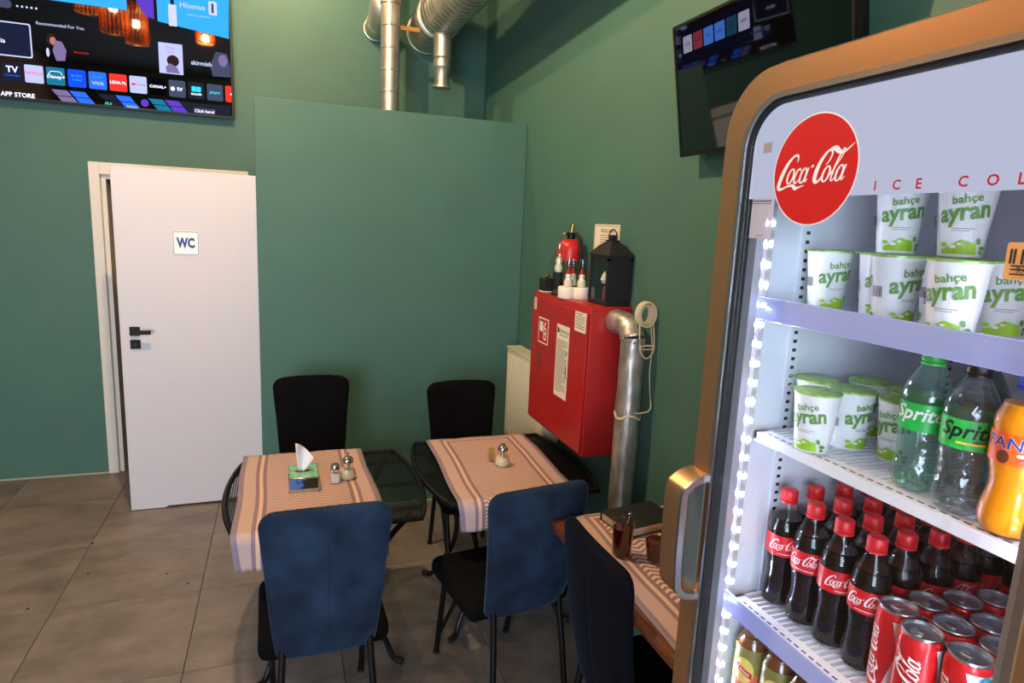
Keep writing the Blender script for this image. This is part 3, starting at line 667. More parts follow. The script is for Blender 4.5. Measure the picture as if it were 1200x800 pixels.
# ------------------------------------------------------------------ chairs
def dining_chair(label, loc, rz, back_m, seat_m, zs=1.0, ws=1.0):
    t = thing('dining_chair', label, 'chair', loc, rz, 'velvet dining chairs')
    Z0, H = .425 * zs, .515 * zs
    def surf(u, v, side):
        hw = (.155 + .038 * v ** .9) * ws; au = abs(u)
        z = Z0 + v * H + .010 * (1 - u * u) * v
        k = max(0, min(1, (v - .55) / .45)); k = k * k * (3 - 2 * k)
        if au > .76: z -= .045 * k * (1 - math.sqrt(max(0, 1 - ((au - .76) / .24) ** 2)))
        if au > .8: z += .018 * (1 - min(1, v / .2)) * (1 - math.sqrt(max(0, 1 - ((au - .8) / .2) ** 2)))
        pr = (max(0, 1 - au ** 9) * max(0, 1 - abs(2 * v - 1) ** 16)) ** .4
        y = -.195 - .075 * v + .02 * u * u - .012 * math.sin(PI * v)
        dent = .003 * math.exp(-(u / .06) ** 2) if side < 0 else 0
        return Vector((u * hw, y + side * (.024 * pr - dent), z))
    bm = BM(); NU, NV = 22, 26; gr = {}
    for side in (-1, 1):
        for i in range(NU + 1):
            for j in range(NV + 1):
                u = math.sin(PI / 2 * (-1 + 2 * i / NU)); v = .5 + .5 * math.sin(PI / 2 * (-1 + 2 * j / NV))
                edge = i in (0, NU) or j in (0, NV)
                if edge and side == 1: gr[(side, i, j)] = gr[(-1, i, j)]
                else: gr[(side, i, j)] = bm.verts.new(surf(u, v, side))
        for i in range(NU):
            for j in range(NV):
                q = [gr[(side, i, j)], gr[(side, i + 1, j)], gr[(side, i + 1, j + 1)], gr[(side, i, j + 1)]]
                try: bm.faces.new(q)
                except ValueError: pass
    bk = obj('backrest', bm, back_m, t, angle=70)
    bm = BM(); tube(bm, [surf(0, v, -1) + Vector((0, -.0006, 0)) for v in [.04 + .74 * k / 16 for k in range(17)]], .0026, 6); obj('seam', bm, back_m, bk)
    bm = BM(); box(bm, -.205 * ws, .205 * ws, -.168, .23, .395 * zs, .478 * zs, .032, 4); obj('seat', bm, seat_m, t, angle=70)
    bm = BM(); box(bm, -.17, .17, -.13, .19, .385 * zs, .3985 * zs); obj('seat_frame', bm, M['black'], t, False)
    for s in (-1, 1):
        bm = BM(); tube(bm, [(s * .132 * ws, -.198, .475 * zs), (s * .136, -.206, .40 * zs), (s * .142, -.225, .30 * zs), (s * .155, -.262, .006)], .0115, 10); lg = obj('leg', bm, M['black'], t)
        bm = BM(); cyl(bm, (s * .155, -.262, 0), (s * .155, -.262, .012), .0135, seg=10); obj('foot_cap', bm, M['black_mat'], lg)
        bm = BM(); tube(bm, [(s * .17, .16, .39 * zs), (s * .165, .245, .006)], .0115, 10); lg = obj('leg', bm, M['black'], t)
        bm = BM(); cyl(bm, (s * .165, .245, 0), (s * .165, .245, .012), .0135, seg=10); obj('foot_cap', bm, M['black_mat'], lg)
        bm = BM(); tube(bm, [(s * .168, .04, .385 * zs), (s * .166, .238, .07)], .008, 8); obj('strut', bm, M['black'], t)
    return t
dining_chair('navy velvet chair seen from behind in front of the tissue box table', (.108, 2.098, 0), 0.02, M['navy'], M['charcoal'])  # seat coloured black in place of the shade on its navy velvet
dining_chair('navy velvet chair seen from behind at the table below the red cabinet', (.783, 2.157, 0), math.radians(8.6), M['navy'], M['charcoal'], .965, 1.03)  # black seat colour again paints in the dimmer light on the seat
dining_chair('black velvet chair against the partition behind the tissue box', (.135, 3.19, 0), PI, M['charcoal'], M['charcoal'], 1.01)
dining_chair('black velvet chair against the partition beside the radiator', (.91, 3.035, 0), PI, M['charcoal'], M['charcoal'], .99)
dining_chair('dark midnight velvet chair tucked sideways to the wooden table', (1.052, 1.455, 0), -PI / 2, M['midnight'], M['charcoal'])

# ------------------------------------------------------------------ things on the tables
CZ = .7056
tb = thing('tissue_box', 'shiny tissue box with a green top and landscape picture', 'tissue box', (.066, 2.592, CZ))
bm = BM(); box(bm, -.058, .058, -.075, .075, 0, .062, .0025, 1); obj('box_body', bm, M['chrome'], tb)
gm = vary(pm('green_mosaic_print', rgb(96, 178, 140), 0.35), rgb(170, 214, 180), 45)
bm = BM(); box(bm, -.054, .054, -.071, .071, .062, .0628); obj('top_picture', bm, gm, tb, False)
def landscape():
    m = pm('landscape_print', rgb(90, 140, 200), 0.3); nt = m.node_tree; b = nt.nodes['Principled BSDF']
    tc = nt.nodes.new('ShaderNodeTexCoord'); n = nt.nodes.new('ShaderNodeTexNoise'); n.inputs['Scale'].default_value = 38; nt.links.new(tc.outputs['Object'], n.inputs['Vector'])
    s = nt.nodes.new('ShaderNodeSeparateXYZ'); nt.links.new(tc.outputs['Object'], s.inputs[0])
    a = nt.nodes.new('ShaderNodeMath'); a.operation = 'MULTIPLY_ADD'; a.inputs[1].default_value = 6.0; nt.links.new(s.outputs[0], a.inputs[0]); nt.links.new(n.outputs['Fac'], a.inputs[2])
    r = nt.nodes.new('ShaderNodeValToRGB'); r.color_ramp.elements[0].position = .36; r.color_ramp.elements[0].color = rgb(66, 110, 176); r.color_ramp.elements[1].position = .5; r.color_ramp.elements[1].color = rgb(24, 30, 22)
    nt.links.new(a.outputs[0], r.inputs['Fac']); nt.links.new(r.outputs['Color'], b.inputs['Base Color']); return m
bm = BM(); box(bm, -.054, .054, -.0757, -.075, .016, .058); obj('front_picture', bm, landscape(), tb, False)
bm = BM(); lathe(bm, [(0, .0), (.03, 0)], 20, Matrix.Translation((-.004, 0, .0631)) @ Matrix.Diagonal((1, .6, 1, 1))); obj('slot', bm, M['wood'], tb)
bm = BM(); rows = []
for k in range(9):
    t_ = k / 8; ang = -1.2 + 2.4 * t_
    row = []
    for j in range(8):
        s_ = j / 7; wd = .010 + .034 * s_ * (1 - .25 * s_)
        row.append(bm.verts.new(Vector((-.008 + (t_ - .5) * 2 * wd + .014 * s_, .012 * math.cos(ang * 2.2) * (.4 + s_), .0632 + s_ * (.125 - .05 * t_ - .02 * abs(t_ - .1))))))
    rows.append(row)
for a, b in zip(rows, rows[1:]):
    for j in range(7): bm.faces.new((a[j], b[j], b[j + 1], a[j + 1]))
ts = obj('tissue', bm, M['tissue'], tb, angle=60); md = ts.modifiers.new('thickness', 'SOLIDIFY'); md.thickness = .0008

def salt_shaker(label, loc):
    t = thing('salt_shaker', label, 'shaker', loc)
    bm = BM(); box(bm, -.019, .019, -.019, .019, 0, .060, .004, 2); obj('glass_body', bm, M['glass'], t)
    bm = BM(); box(bm, -.0165, .0165, -.0165, .0165, .003, .045, .003, 1); obj('salt', bm, M['salt'], t)
    bm = BM(); lathe(bm, [(.016, .060), (.019, .062), (.019, .074), (.015, .082), (0, .085)], 18); obj('lid', bm, M['chrome'], t); return t
salt_shaker('square glass salt shaker with a chrome lid beside the tissue box', (.190, 2.588, CZ))
def pourer(label, loc, spout):
    t = thing('sugar_pourer', label, 'sugar pourer', loc, group='glass sugar pourers')
    pr = [(0, 0), (.026, 0), (.033, .008), (.035, .022), (.030, .042), (.022, .060), (.020, .074)]
    bm = BM(); lathe(bm, pr, 26); obj('glass_body', bm, M['glass'], t)
    bm = BM(); lathe(bm, [(0, .003), (.024, .003), (.0315, .01), (.0335, .022), (.0285, .042), (0, .046)], 24); obj('sugar', bm, M['sugar'], t)
    bm = BM(); lathe(bm, [(.021, .072), (.023, .074), (.023, .086), (.018, .094), (.008, .098), (0, .099)], 22); l = obj('lid', bm, M['chrome'], t)
    bm = BM(); cyl(bm, (0, 0, .02), (0, 0, .115 if spout else .105), .0045 if spout else .012, .004 if spout else .010, 10); obj('spout', bm, M['chrome'], l); return t
pourer('pear-shaped glass sugar pourer beside the salt shaker', (.243, 2.622, CZ), True)
pourer('pear-shaped glass sugar pourer below the red cabinet', (.926, 2.615, CZ), False)
t = thing('toothpick_holder', 'small glass holder full of toothpicks behind the lone sugar pourer', 'toothpick holder', (.895, 2.680, CZ))
bm = BM(); lathe(bm, [(0, 0), (.014, 0), (.015, .004), (.019, .045), (.0185, .045), (.0145, .005), (0, .004)], 18); obj('glass_body', bm, M['glass'], t)
bm = BM()
for k in range(26):
    a = k * 2.4; r = .0025 * math.sqrt(k); tube(bm, [(r * math.cos(a) * .8, r * math.sin(a) * .8, .005), (r * math.cos(a) * 1.25, r * math.sin(a) * 1.25, .062 + .003 * (k % 3))], .0011, 4)
o = obj('toothpicks', bm, M['toothpick'], t); o['kind'] = 'stuff'

BZ = TZ + .0042
bk = thing('book', 'thick black hardcover book lying on the wooden table', 'book', (1.128, 1.765, BZ), math.radians(9))
bm = BM(); box(bm, -.108, .108, -.075, .075, .030, .034, .001, 1); box(bm, -.108, .108, -.075, .075, 0, .004, .001, 1); box(bm, -.108, .108, .072, .076, .004, .030); obj('cover', bm, M['book'], bk)
bm = BM(); box(bm, -.104, .104, -.071, .072, .004, .030); obj('pages', bm, M['pages'], bk, False)
def glass(label, loc, r0, r1, h, fill, spoon):
    t = thing('drinking_glass', label, 'glass', loc, group='glasses of dark drink')
    bm = BM(); lathe(bm, [(0, 0), (r0, 0), (r0 + .001, .006), (r1, h), (r1 - .0015, h), (r0 - .001, .008), (0, .008)], 28); obj('glass_body', bm, M['glass'], t)
    f = fill / h; rf = r0 + (r1 - r0) * f - .002
    bm = BM(); lathe(bm, [(0, .009), (r0 - .002, .009), (rf, fill), (0, fill)], 28); obj('drink', bm, M['drink'], t)
    if spoon:
        bm = BM(); tube(bm, [(-.012, .004, .012), (.022, .004, h + .012)], .0022, 6); lathe(bm, [(0, -.004), (.007, 0), (0, .004)], 10, Matrix.Translation((.0235, .004, h + .018)) @ Matrix.Diagonal((1, 1, 2.2, 1))); obj('spoon', bm, M['chrome'], t)
    return t
glass('tall glass of red-brown drink with a spoon, left on the wooden table', (.962, 1.590, BZ), .029, .034, .112, .092, True)
glass('short wide glass of dark drink nearer the cooler handle', (1.048, 1.528, BZ), .030, .043, .088, .066, False)

# ------------------------------------------------------------------ red cabinet and what is on and around it
CX0, CX1, CY0, CY1, CZ0, CZ1 = 1.235, 1.44, 2.446, 3.11, .78, 1.455
cb = thing('hose_cabinet', 'red wall-mounted hose cabinet with paper notices on its door', 'cabinet', (CX0, CY0, CZ0))
L_ = lambda x, y, z: (x - CX0, y - CY0, z - CZ0)
bm = BM(); box(bm, .004, CX1 - CX0, 0, CY1 - CY0, 0, CZ1 - CZ0, .004, 2); obj('cabinet_body', bm, M['redpaint'], cb)
bm = BM(); box(bm, -.006, .003, .012, CY1 - CY0 - .012, .014, CZ1 - CZ0 - .03, .002, 1); dr = obj('door', bm, M['redpaint'], cb)
bm = BM(); prism(bm, rrect(.508, .545, .305, .375, .006, 3), lambda y, z, d: Vector((d, y, z)), -.008, -.0055); hd = obj('latch_plate', bm, M['wood'], dr)
bm = BM(); cyl(bm, (-.009, .617, .385), (-.006, .617, .385), .005, seg=10); obj('latch_button', bm, M['chrome'], dr)
CF = lambda y, z: plane_fn((-.006, y - CY0, z - CZ0), (0, -1, 0), (0, 0, 1), (-1, 0, 0))
def notice(name, w_, h_, y, z, layers, mat):
    bm = BM(); f = CF(y, z); prism(bm, [(-w_ / 2, -h_ / 2), (w_ / 2, -h_ / 2), (w_ / 2, h_ / 2), (-w_ / 2, h_ / 2)], f, .0001, .0008); p = obj(name, bm, mat, dr, False)
    stamp('notice_print', layers, f, p, .0010); return p
notice('strip_label', .030, .062, 3.062, 1.395, [(lines_of_text(-.011, .011, .026, 5, .011, .005), M['grey_ink'])], M['paper'])
RP = pm('pictogram_red', rgb(196, 30, 30), .4)
notice('hose_pictogram', .128, .128, 2.940, 1.270, [(rect2d(-.058, .058, -.058, .058), RP), (poly2d([(-.046, .045), (-.006, .045), (-.006, -.005), (-.046, -.005)]), M['ink_white']), (ring2d(.004, .040, -.045, .02, .016, .008), M['ink_white']), (poly2d([(.0, .02), (.028, .05), (.034, .044), (.008, .014)]), M['ink_white']), (disc2d(.022, -.012, .007, .007, 14), M['ink_white'])], M['paper_white'])
tl_ = [(text2d('INSTRUKCJA', .020, .012), M['dark_ink'])]; tl_ = [(mv(tl_[0][0], .012, .142), M['dark_ink']), (rect2d(-.062, -.044, .132, .156), M['dark_ink']), (mv(text2d('OBSŁUGI HYDRANTU', .010, .006), .012, .124), M['dark_ink']), (lines_of_text(-.060, .058, .100, 24, .0105, .004), M['grey_ink']), (rect2d(.050, .058, .04, .054), M['dark_ink']), (rect2d(.050, .058, -.07, -.01), M['dark_ink'])]
notice('instruction_sheet', .142, .345, 2.700, 1.163, tl_, M['paper'])
notice('small_card', .112, .088, 2.524, 1.378, [(rect2d(-.046, .02, .032, .035), M['dark_ink']), (lines_of_text(-.046, .046, .024, 6, .010, .004), M['grey_ink'])], M['paper'])
bm = BM(); cyl(bm, (.125, -.002, .615), (.125, .001, .615), .048, seg=24); obj('pipe_hole', bm, M['black_mat'], cb)

pp = thing('foil_pipe', 'foil-wrapped pipe standing before the right wall beside the red cabinet', 'pipe', (1.358, 2.285, 0))
bm = BM(); pts = smooth_path([(0, 0, 0), (0, 0, .6), (0, 0, 1.28), (0, .005, 1.345), (0, .035, 1.385), (0, .09, 1.395), (0, .156, 1.395)], 8)
tube(bm, pts, [.050 + .0035 * random.random() for _ in pts], 28)
for v in bm.verts: v.co += Vector((random.uniform(-1, 1), random.uniform(-1, 1), 0)) * .0022
obj('foil_wrap', bm, M['foil'], pp, angle=60)
bm = BM(); tube(bm, [(.053 * math.cos(2 * PI * k / 20), .053 * math.sin(2 * PI * k / 20), 1.02 + .01 * math.sin(k)) for k in range(20)], .005, 6, True); obj('tie_wire', bm, M['cable'], pp)
cc = thing('cable_coil', 'coil of cream cable looped over the top of the foil pipe', 'cable', (1.394, 2.262, 1.452))
bm = BM(); pts = []
for k in range(9 * 24):
    a = 2 * PI * k / 24; n = k / 24; r = .034 + .008 * math.sin(n * 2.1); pts.append(Vector((r * math.cos(a), -.018 + .0045 * n, (r + .010) * math.sin(a))))
tube(bm, pts, .0042, 6); obj('coil', bm, M['cable'], cc)
bm = BM(); tube(bm, smooth_path([(.03, -.01, -.03), (.034, -.02, -.09), (.03, -.03, -.15), (.0, -.03, -.18), (-.03, -.03, -.15), (-.034, -.02, -.08), (-.03, -.01, -.03)], 6), .003, 6)
tube(bm, [(.034 * math.cos(2 * PI * k / 16), -.028, -.135 + .008 * math.sin(2 * PI * k / 16)) for k in range(16)], .003, 5, True); obj('hanging_loop', bm, M['cable'], cc)
bm = BM(); tube(bm, smooth_path([(.02, -.01, -.04), (.036, -.01, -.14), (.040, .0, -.24), (.042, -.01, -.32), (.02, -.06, -.385), (-.02, -.062, -.40), (-.05, -.058, -.40)], 6), .0026, 6); obj('loose_end', bm, M['cable'], cc)

rd_ = thing('radiator', 'cream panel radiator on the right wall beyond the red cabinet', 'radiator', (1.385, 3.455, .45))
bm = BM(); box(bm, -.045, .045, -.33, .33, 0, .57, .008, 2); obj('panel', bm, M['cream'], rd_)
for k in range(22):
    bm = BM(); box(bm, -.049, -.044, -.312 + .0285 * k, -.293 + .0285 * k, .03, .54, .002, 1); obj('rib', bm, M['cream'], rd_)
bm = BM(); box(bm, -.05, .05, -.335, .335, .57, .582, .003, 1); obj('top_grille', bm, M['cream'], rd_)
for y in (-.24, .24):
    bm = BM(); box(bm, .045, .0545, y - .03, y + .03, .1, .5); obj('wall_bracket', bm, M['cream'], rd_, False)

wn = thing('wall_notice', 'cream notice plate on the right wall behind the black lantern', 'notice', (1.4395, 2.735, 1.755))
bm = BM(); prism(bm, rrect(-.125, .125, -.075, .052, .006, 3), lambda x, y, d: Vector((-d, -x, y)), 0, .002); p = obj('plate', bm, M['paper'], wn, False)
stamp('notice_print', [(mv(text2d('REGULAMIN', .024, .012), .01, .022), M['dark_ink']), (lines_of_text(-.06, .08, .004, 5, .011, .004), M['grey_ink']), (ring2d(-.118, .118, -.07, .046, .005, .003), M['orangegold'])], plane_fn((-.002, 0, 0), (0, -1, 0), (0, 0, 1), (-1, 0, 0)), p)

TOPZ = CZ1 + .0005
ln = thing('lantern', 'black lantern with a pyramid roof on the red cabinet', 'lantern', (1.375, 2.553, TOPZ))
bm = BM(); box(bm, -.060, .060, -.088, .088, 0, .02, .003, 1); obj('base', bm, M['black_mat'], ln)
bm = BM()
for sx in (-1, 1):
    for sy in (-1, 1): box(bm, sx * .054 - .006, sx * .054 + .006, sy * .08 - .008, sy * .08 + .008, .02, .205)
box(bm, -.060, .060, -.088, .088, .195, .215); obj('frame', bm, M['black_mat'], ln, False)
bm = BM(); box(bm, -.048, .048, -.085, -.082, .02, .2); box(bm, -.048, .048, .082, .085, .02, .2); box(bm, .054, .057, -.08, .08, .02, .2); obj('side_panel', bm, M['black_mat'], ln, False)
bm = BM(); box(bm, -.057, -.055, -.074, .074, .02, .2); obj('lantern_pane', bm, M['glass'], ln, False)
bm = BM(); n4 = [(-.062, -.093), (.062, -.093), (.062, .093), (-.062, .093)]
lv = [[bm.verts.new((x * k, y * k, z)) for x, y in n4] for k, z in ((1.02, .213), (1.02, .220), (.62, .256), (.30, .276), (.30, .284))]
for a, b in zip(lv, lv[1:]):
    for k in range(4): bm.faces.new((a[k], a[(k + 1) % 4], b[(k + 1) % 4], b[k]))
bm.faces.new(lv[-1]); bm.faces.new(lv[0][::-1]); obj('roof', bm, M['black_mat'], ln, False)
bm = BM(); box(bm, -.014, .014, -.02, .02, .284, .306, .003, 1); tube(bm, smooth_path([(-.0, -.03, .286), (0, -.032, .312), (0, 0, .330), (0, .032, .312), (0, .03, .286)], 5), .003, 6); obj('ring_handle', bm, M['black_mat'], ln)
bm = BM(); lathe(bm, [(0, .02), (.026, .02), (.026, .075), (.02, .08), (0, .08)], 16, Matrix.Translation((-.01, -.012, 0))); cd = obj('candle', bm, pm('painted_candle', rgb(150, 60, 40), .5), ln)
bm = BM(); lathe(bm, [(0, .085), (.012, .09), (.02, .105), (.012, .13), (0, .15)], 12, Matrix.Translation((-.01, .03, 0))); obj('figurine', bm, M['snow'], ln)

ex = thing('fire_extinguisher', 'red fire extinguisher top with a brass valve behind the white figures', 'fire extinguisher', (1.371, 2.985, TOPZ))
bm = BM(); lathe(bm, [(0, 0), (.058, 0), (.064, .006), (.065, .215), (.062, .238), (.052, .258), (.034, .270), (.018, .274), (0, .275)], 28); obj('cylinder', bm, M['red'], ex)
bm = BM(); lathe(bm, [(.0645, .012), (.0658, .014), (.0660, .165), (.0648, .167)], 28); obj('dark_label', bm, M['dark_ink'], ex)
bm = BM(); cyl(bm, (0, 0, .27), (0, 0, .298), .020, seg=14); box(bm, -.032, .032, -.014, .014, .294, .306, .003, 1); v_ = obj('valve', bm, M['black'], ex)
bm = BM(); cyl(bm, (0, 0, .304), (.004, -.006, .350), .010, seg=10); obj('lever', bm, M['brass'], v_)
bm = BM(); cyl(bm, (-.030, .006, .300), (-.042, .010, .300), .010, seg=12); obj('gauge', bm, M['chrome'], v_)
bm = BM(); tube(bm, smooth_path([(.015, -.02, .30), (.02, -.06, .27), (.02, -.075, .20), (.015, -.072, .08), (.01, -.07, .03)], 6), .010, 8); obj('hose', bm, M['black_mat'], ex)

dc = thing('snowman_ornament', 'white lobed ornament with snowman figures under glass chimneys', 'ornament', (1.300, 2.760, TOPZ))
lob = [(-.027, .015), (.030, -.013), (.010, .045)]
bm = BM()
for x, y in lob: lathe(bm, [(0, 0), (.044, 0), (.046, .004), (.046, .050), (.043, .055), (0, .055)], 24, Matrix.Translation((x, y, 0)))
obj('base', bm, M['snow'], dc)
for k, (x, y) in enumerate(lob):
    bm = BM(); lathe(bm, [(0, .055), (.018, .056), (.021, .072), (.016, .090), (.012, .094), (.015, .104), (.012, .116), (0, .120)], 16, Matrix.Translation((x, y, 0))); f_ = obj('snowman', bm, M['snow'], dc)
    bm = BM(); lathe(bm, [(.013, .114), (.011, .122), (.002, .142), (0, .143)], 12, Matrix.Translation((x, y, 0))); obj('hat', bm, M['red'], f_)
    bm = BM(); lathe(bm, [(.020, .055), (.029, .080), (.030, .096), (.021, .135), (.016, .165), (.017, .185), (.0158, .185), (.0148, .165), (.0198, .135), (.0288, .096), (.0278, .080), (.019, .055)], 20, Matrix.Translation((x, y, 0))); obj('glass_chimney', bm, M['glass'], dc)
bm = BM(); cyl(bm, (-.042, -.02, .03), (-.047, -.02, .03), .006, seg=10); obj('switch', bm, M['brass'], dc)
ox = thing('candle_box', 'small black box with a gold knob at the far end of the red cabinet', 'box', (1.278, 3.045, TOPZ))
bm = BM(); box(bm, -.03, .03, -.032, .032, 0, .006, .001, 1); obj('base', bm, M['snow'], ox)
bm = BM(); box(bm, -.03, .03, -.032, .032, .006, .07, .003, 1); obj('box_body', bm, M['black_mat'], ox)
bm = BM(); lathe(bm, [(.006, .07), (.013, .08), (.010, .09), (0, .094)], 14); obj('knob', bm, M['brass'], ox)
lp = thing('oil_lamp', 'little oil lamp with a round glass behind the black box', 'oil lamp', (1.272, 2.893, TOPZ))
bm = BM(); lathe(bm, [(0, 0), (.03, 0), (.031, .01), (.018, .03), (.022, .07), (.028, .10), (.026, .112), (0, .114)], 20); obj('font', bm, M['black_mat'], lp)
bm = BM(); lathe(bm, [(.022, .113), (.036, .14), (.040, .165), (.030, .20), (.024, .23), (.025, .25), (.0235, .25), (.0225, .23), (.0285, .20), (.0385, .165), (.0345, .14), (.0205, .113)], 22); obj('glass_chimney', bm, M['glass'], lp)
bm = BM(); lathe(bm, [(0, .113), (.016, .114), (.02, .135), (.012, .155), (.016, .168), (.010, .186), (0, .19)], 14); obj('snowman', bm, M['snow'], lp)

for k, (x, y, s, lab) in enumerate(((-.215, 3.72, .03, 'largest dark crumb near the foot of the white door'), (-.155, 3.42, .012, 'round dark crumb beside the left end of the near mesh table'), (-.57, 3.32, .009, 'tiny dark crumb, upper of the pair in the middle of the floor'), (-.46, 3.20, .008, 'tiny dark crumb, lower of the pair in the middle of the floor'), (-.99, 3.75, .012, 'dark crumb on the tile joint left of the door foot'), (-1.10, 3.16, .010, 'dark crumb farthest left on the floor tiles'), (-.93, 3.42, .008, 'small dark crumb between the left crumb and the door'))):
    bm = BM(); prism(bm, [(s * (.5 + .4 * random.random()) * math.cos(a), s * .5 * math.sin(a)) for a in [2 * PI * q / 7 for q in range(7)]], lambda u, v, d: Vector((u, v, d)), .0002, .003)
    tag(obj('dirt_crumb', bm, M['dark_ink'], None, False, (x, y, 0)), lab, 'crumb', 'dark crumbs on the floor')

# ------------------------------------------------------------------ the drinks cooler
FX, YL, YR, ZT, ZB = .74, .995, .343, 2.058, .05           # door front plane, outer sides, top, bottom
IL, IR = .932, .410                                        # inner side faces
fg = thing('drinks_cooler', 'tall gold drinks cooler with a red disc on its glass door', 'cooler', (1.08, .68, 0))
FO = Vector((1.08, .68, 0))
A = lambda bm: (bm.transform(Matrix.Translation(-FO)), bm)[1]
bm = BM()
box(bm, .80, 1.40, IL + .004, YL - .004, ZB, ZT - .02, .012, 2); box(bm, .80, 1.40, YR + .004, IR - .004, ZB, ZT - .02, .012, 2)
box(bm, .80, 1.40, YR + .03, YL - .03, 2.012, ZT - .006, .006, 1); box(bm, .80, 1.40, YR + .03, YL - .03, ZB, .25); box(bm, 1.37, 1.40, YR + .03, YL - .03, ZB, ZT - .03)
obj('cabinet_shell', A(bm), M['gold'], fg)
bm = BM()
box(bm, .792, 1.37, IL, IL + .004, .25, 2.012); box(bm, .792, 1.37, IR - .004, IR, .25, 2.012); box(bm, 1.366, 1.37, IR, IL, .25, 2.012); box(bm, .80, 1.37, IR, IL, 2.006, 2.012); box(bm, .80, 1.37, IR, IL, .25, .256)
obj('liner', A(bm), M['liner'], fg, False)
for x, y in ((.86, .40), (.86, .95), (1.34, .40), (1.34, .95)):
    bm = BM(); cyl(bm, (x, y, 0), (x, y, ZB), .02, seg=12); obj('foot', A(bm), M['black'], fg)
# slotted uprights inside
for y, s in ((IL, -1), (IR, 1)):
    for x in (.893, 1.31):
        bm = BM(); box(bm, x - .012, x + .012, min(y, y + s * .005), max(y, y + s * .005), .3, 1.95); up_ = obj('upright', A(bm), M['shelfwhite'], fg, False)
        bm = BM()
        for k in range(int(1.62 / .0165)): box(bm, x - .004, x + .004, min(y + s * .0045, y + s * .0056), max(y + s * .0045, y + s * .0056), .32 + .0165 * k, .326 + .0165 * k)
        o = obj('slots', A(bm), M['dark_ink'], up_, False); o['kind'] = 'stuff'
# door
PF = lambda x, y, d: Vector((d, x, y))
def door_outline(o, r): return rrect(YR + o, YL - o, .12 + o, ZT - o, r, 10, .03)
bm = BM()
o0, o1, i1 = door_outline(.0, .115), door_outline(.010, .105), rrect(YR + .057, YL - .057, .20, ZT - .052, .085, 10, .03)
n = len(o0); ly = [[bm.verts.new(PF(x, y, d)) for x, y in o] for o, d in ((o0, FX + .05), (o0, FX + .022), (o1, FX), (i1, FX), (i1, FX + .05))]
for a, b in zip(ly, ly[1:] + ly[:1]):
    for k in range(n): bm.faces.new((a[k], a[(k + 1) % n], b[(k + 1) % n], b[k]))
dr = obj('door_frame', A(bm), M['gold'], fg, angle=30)
bm = BM(); i2 = rrect(YR + .066, YL - .066, .209, ZT - .061, .076, 10, .03); ring_prism(bm, i1, i2, PF, FX - .002, FX + .012); obj('silver_trim', A(bm), M['steel'], dr)
bm = BM(); i3 = rrect(YR + .069, YL - .069, .212, ZT - .064, .073, 10, .03); ring_prism(bm, i2, i3, PF, FX + .003, FX + .04); obj('gasket', A(bm), M['black_mat'], dr, False)
bm = BM(); i4 = rrect(YR + .088, YL - .088, .231, ZT - .067, .06, 10, .03); ring_prism(bm, i3, i4, PF, FX + .024, FX + .04); obj('pane_spacer', A(bm), pm('grey_spacer', rgb(196, 198, 212), .3, .5), dr, False)
bm = BM(); prism(bm, i2, PF, FX + .005, FX + .009); obj('glass_pane', A(bm), M['pane'], dr, False)
hp = [p for p in rrect(YR + .074, YL - .074, 1.843, ZT - .069, .066, 10, .002)]
bm = BM(); prism(bm, hp, PF, FX + .010, FX + .013); hdr = obj('header_panel', A(bm), M['header'], dr, False)
# handle: a broad loop standing off the door edge
bm = BM(); hpts = smooth_path([(.742, 1.335), (.722, 1.330), (.702, 1.318), (.693, 1.300), (.692, 1.22), (.695, 1.135), (.700, 1.112), (.715, 1.098), (.742, 1.094)], 6)
def loop_strip(bm, pts, y0, y1, th):
    P = [Vector((p[0], 0, p[1])) for p in pts]; rows = []
    for i, p in enumerate(P):
        d = (P[min(i + 1, len(P) - 1)] - P[max(i - 1, 0)]).normalized(); nrm = Vector((-d.z, 0, d.x))
        if nrm.x > 0 and False: nrm = -nrm
        rows.append([bm.verts.new((q.x, y, q.z)) for q, y in ((p + nrm * th / 2, y0), (p + nrm * th / 2, y1), (p - nrm * th / 2, y1), (p - nrm * th / 2, y0))])
    for a, b in zip(rows, rows[1:]):
        for k in range(4): bm.faces.new((a[k], a[(k + 1) % 4], b[(k + 1) % 4], b[k]))
    bm.faces.new(rows[0]); bm.faces.new(rows[-1][::-1])
hp3 = [(p.x, p.y) for p in smooth_path([(a, b, 0) for a, b in [(.742, 1.335), (.722, 1.330), (.702, 1.318), (.693, 1.300), (.692, 1.22), (.695, 1.135), (.700, 1.112), (.715, 1.098), (.742, 1.094)]], 6)]
bm.free(); bm = BM(); loop_strip(bm, hp3, .9455, .993, .012); obj('handle', A(bm), M['gold'], dr)
bm = BM(); loop_strip(bm, hp3, .938, .9455, .0125); obj('handle_trim', A(bm), M['steel'], dr)
bm = BM(); prism(bm, rrect(.9455, .990, 1.10, 1.33, .01, 4), PF, FX - .002, FX + .004); obj('handle_recess', A(bm), pm('grey_green_plastic', rgb(88, 98, 100), .5), dr, False)
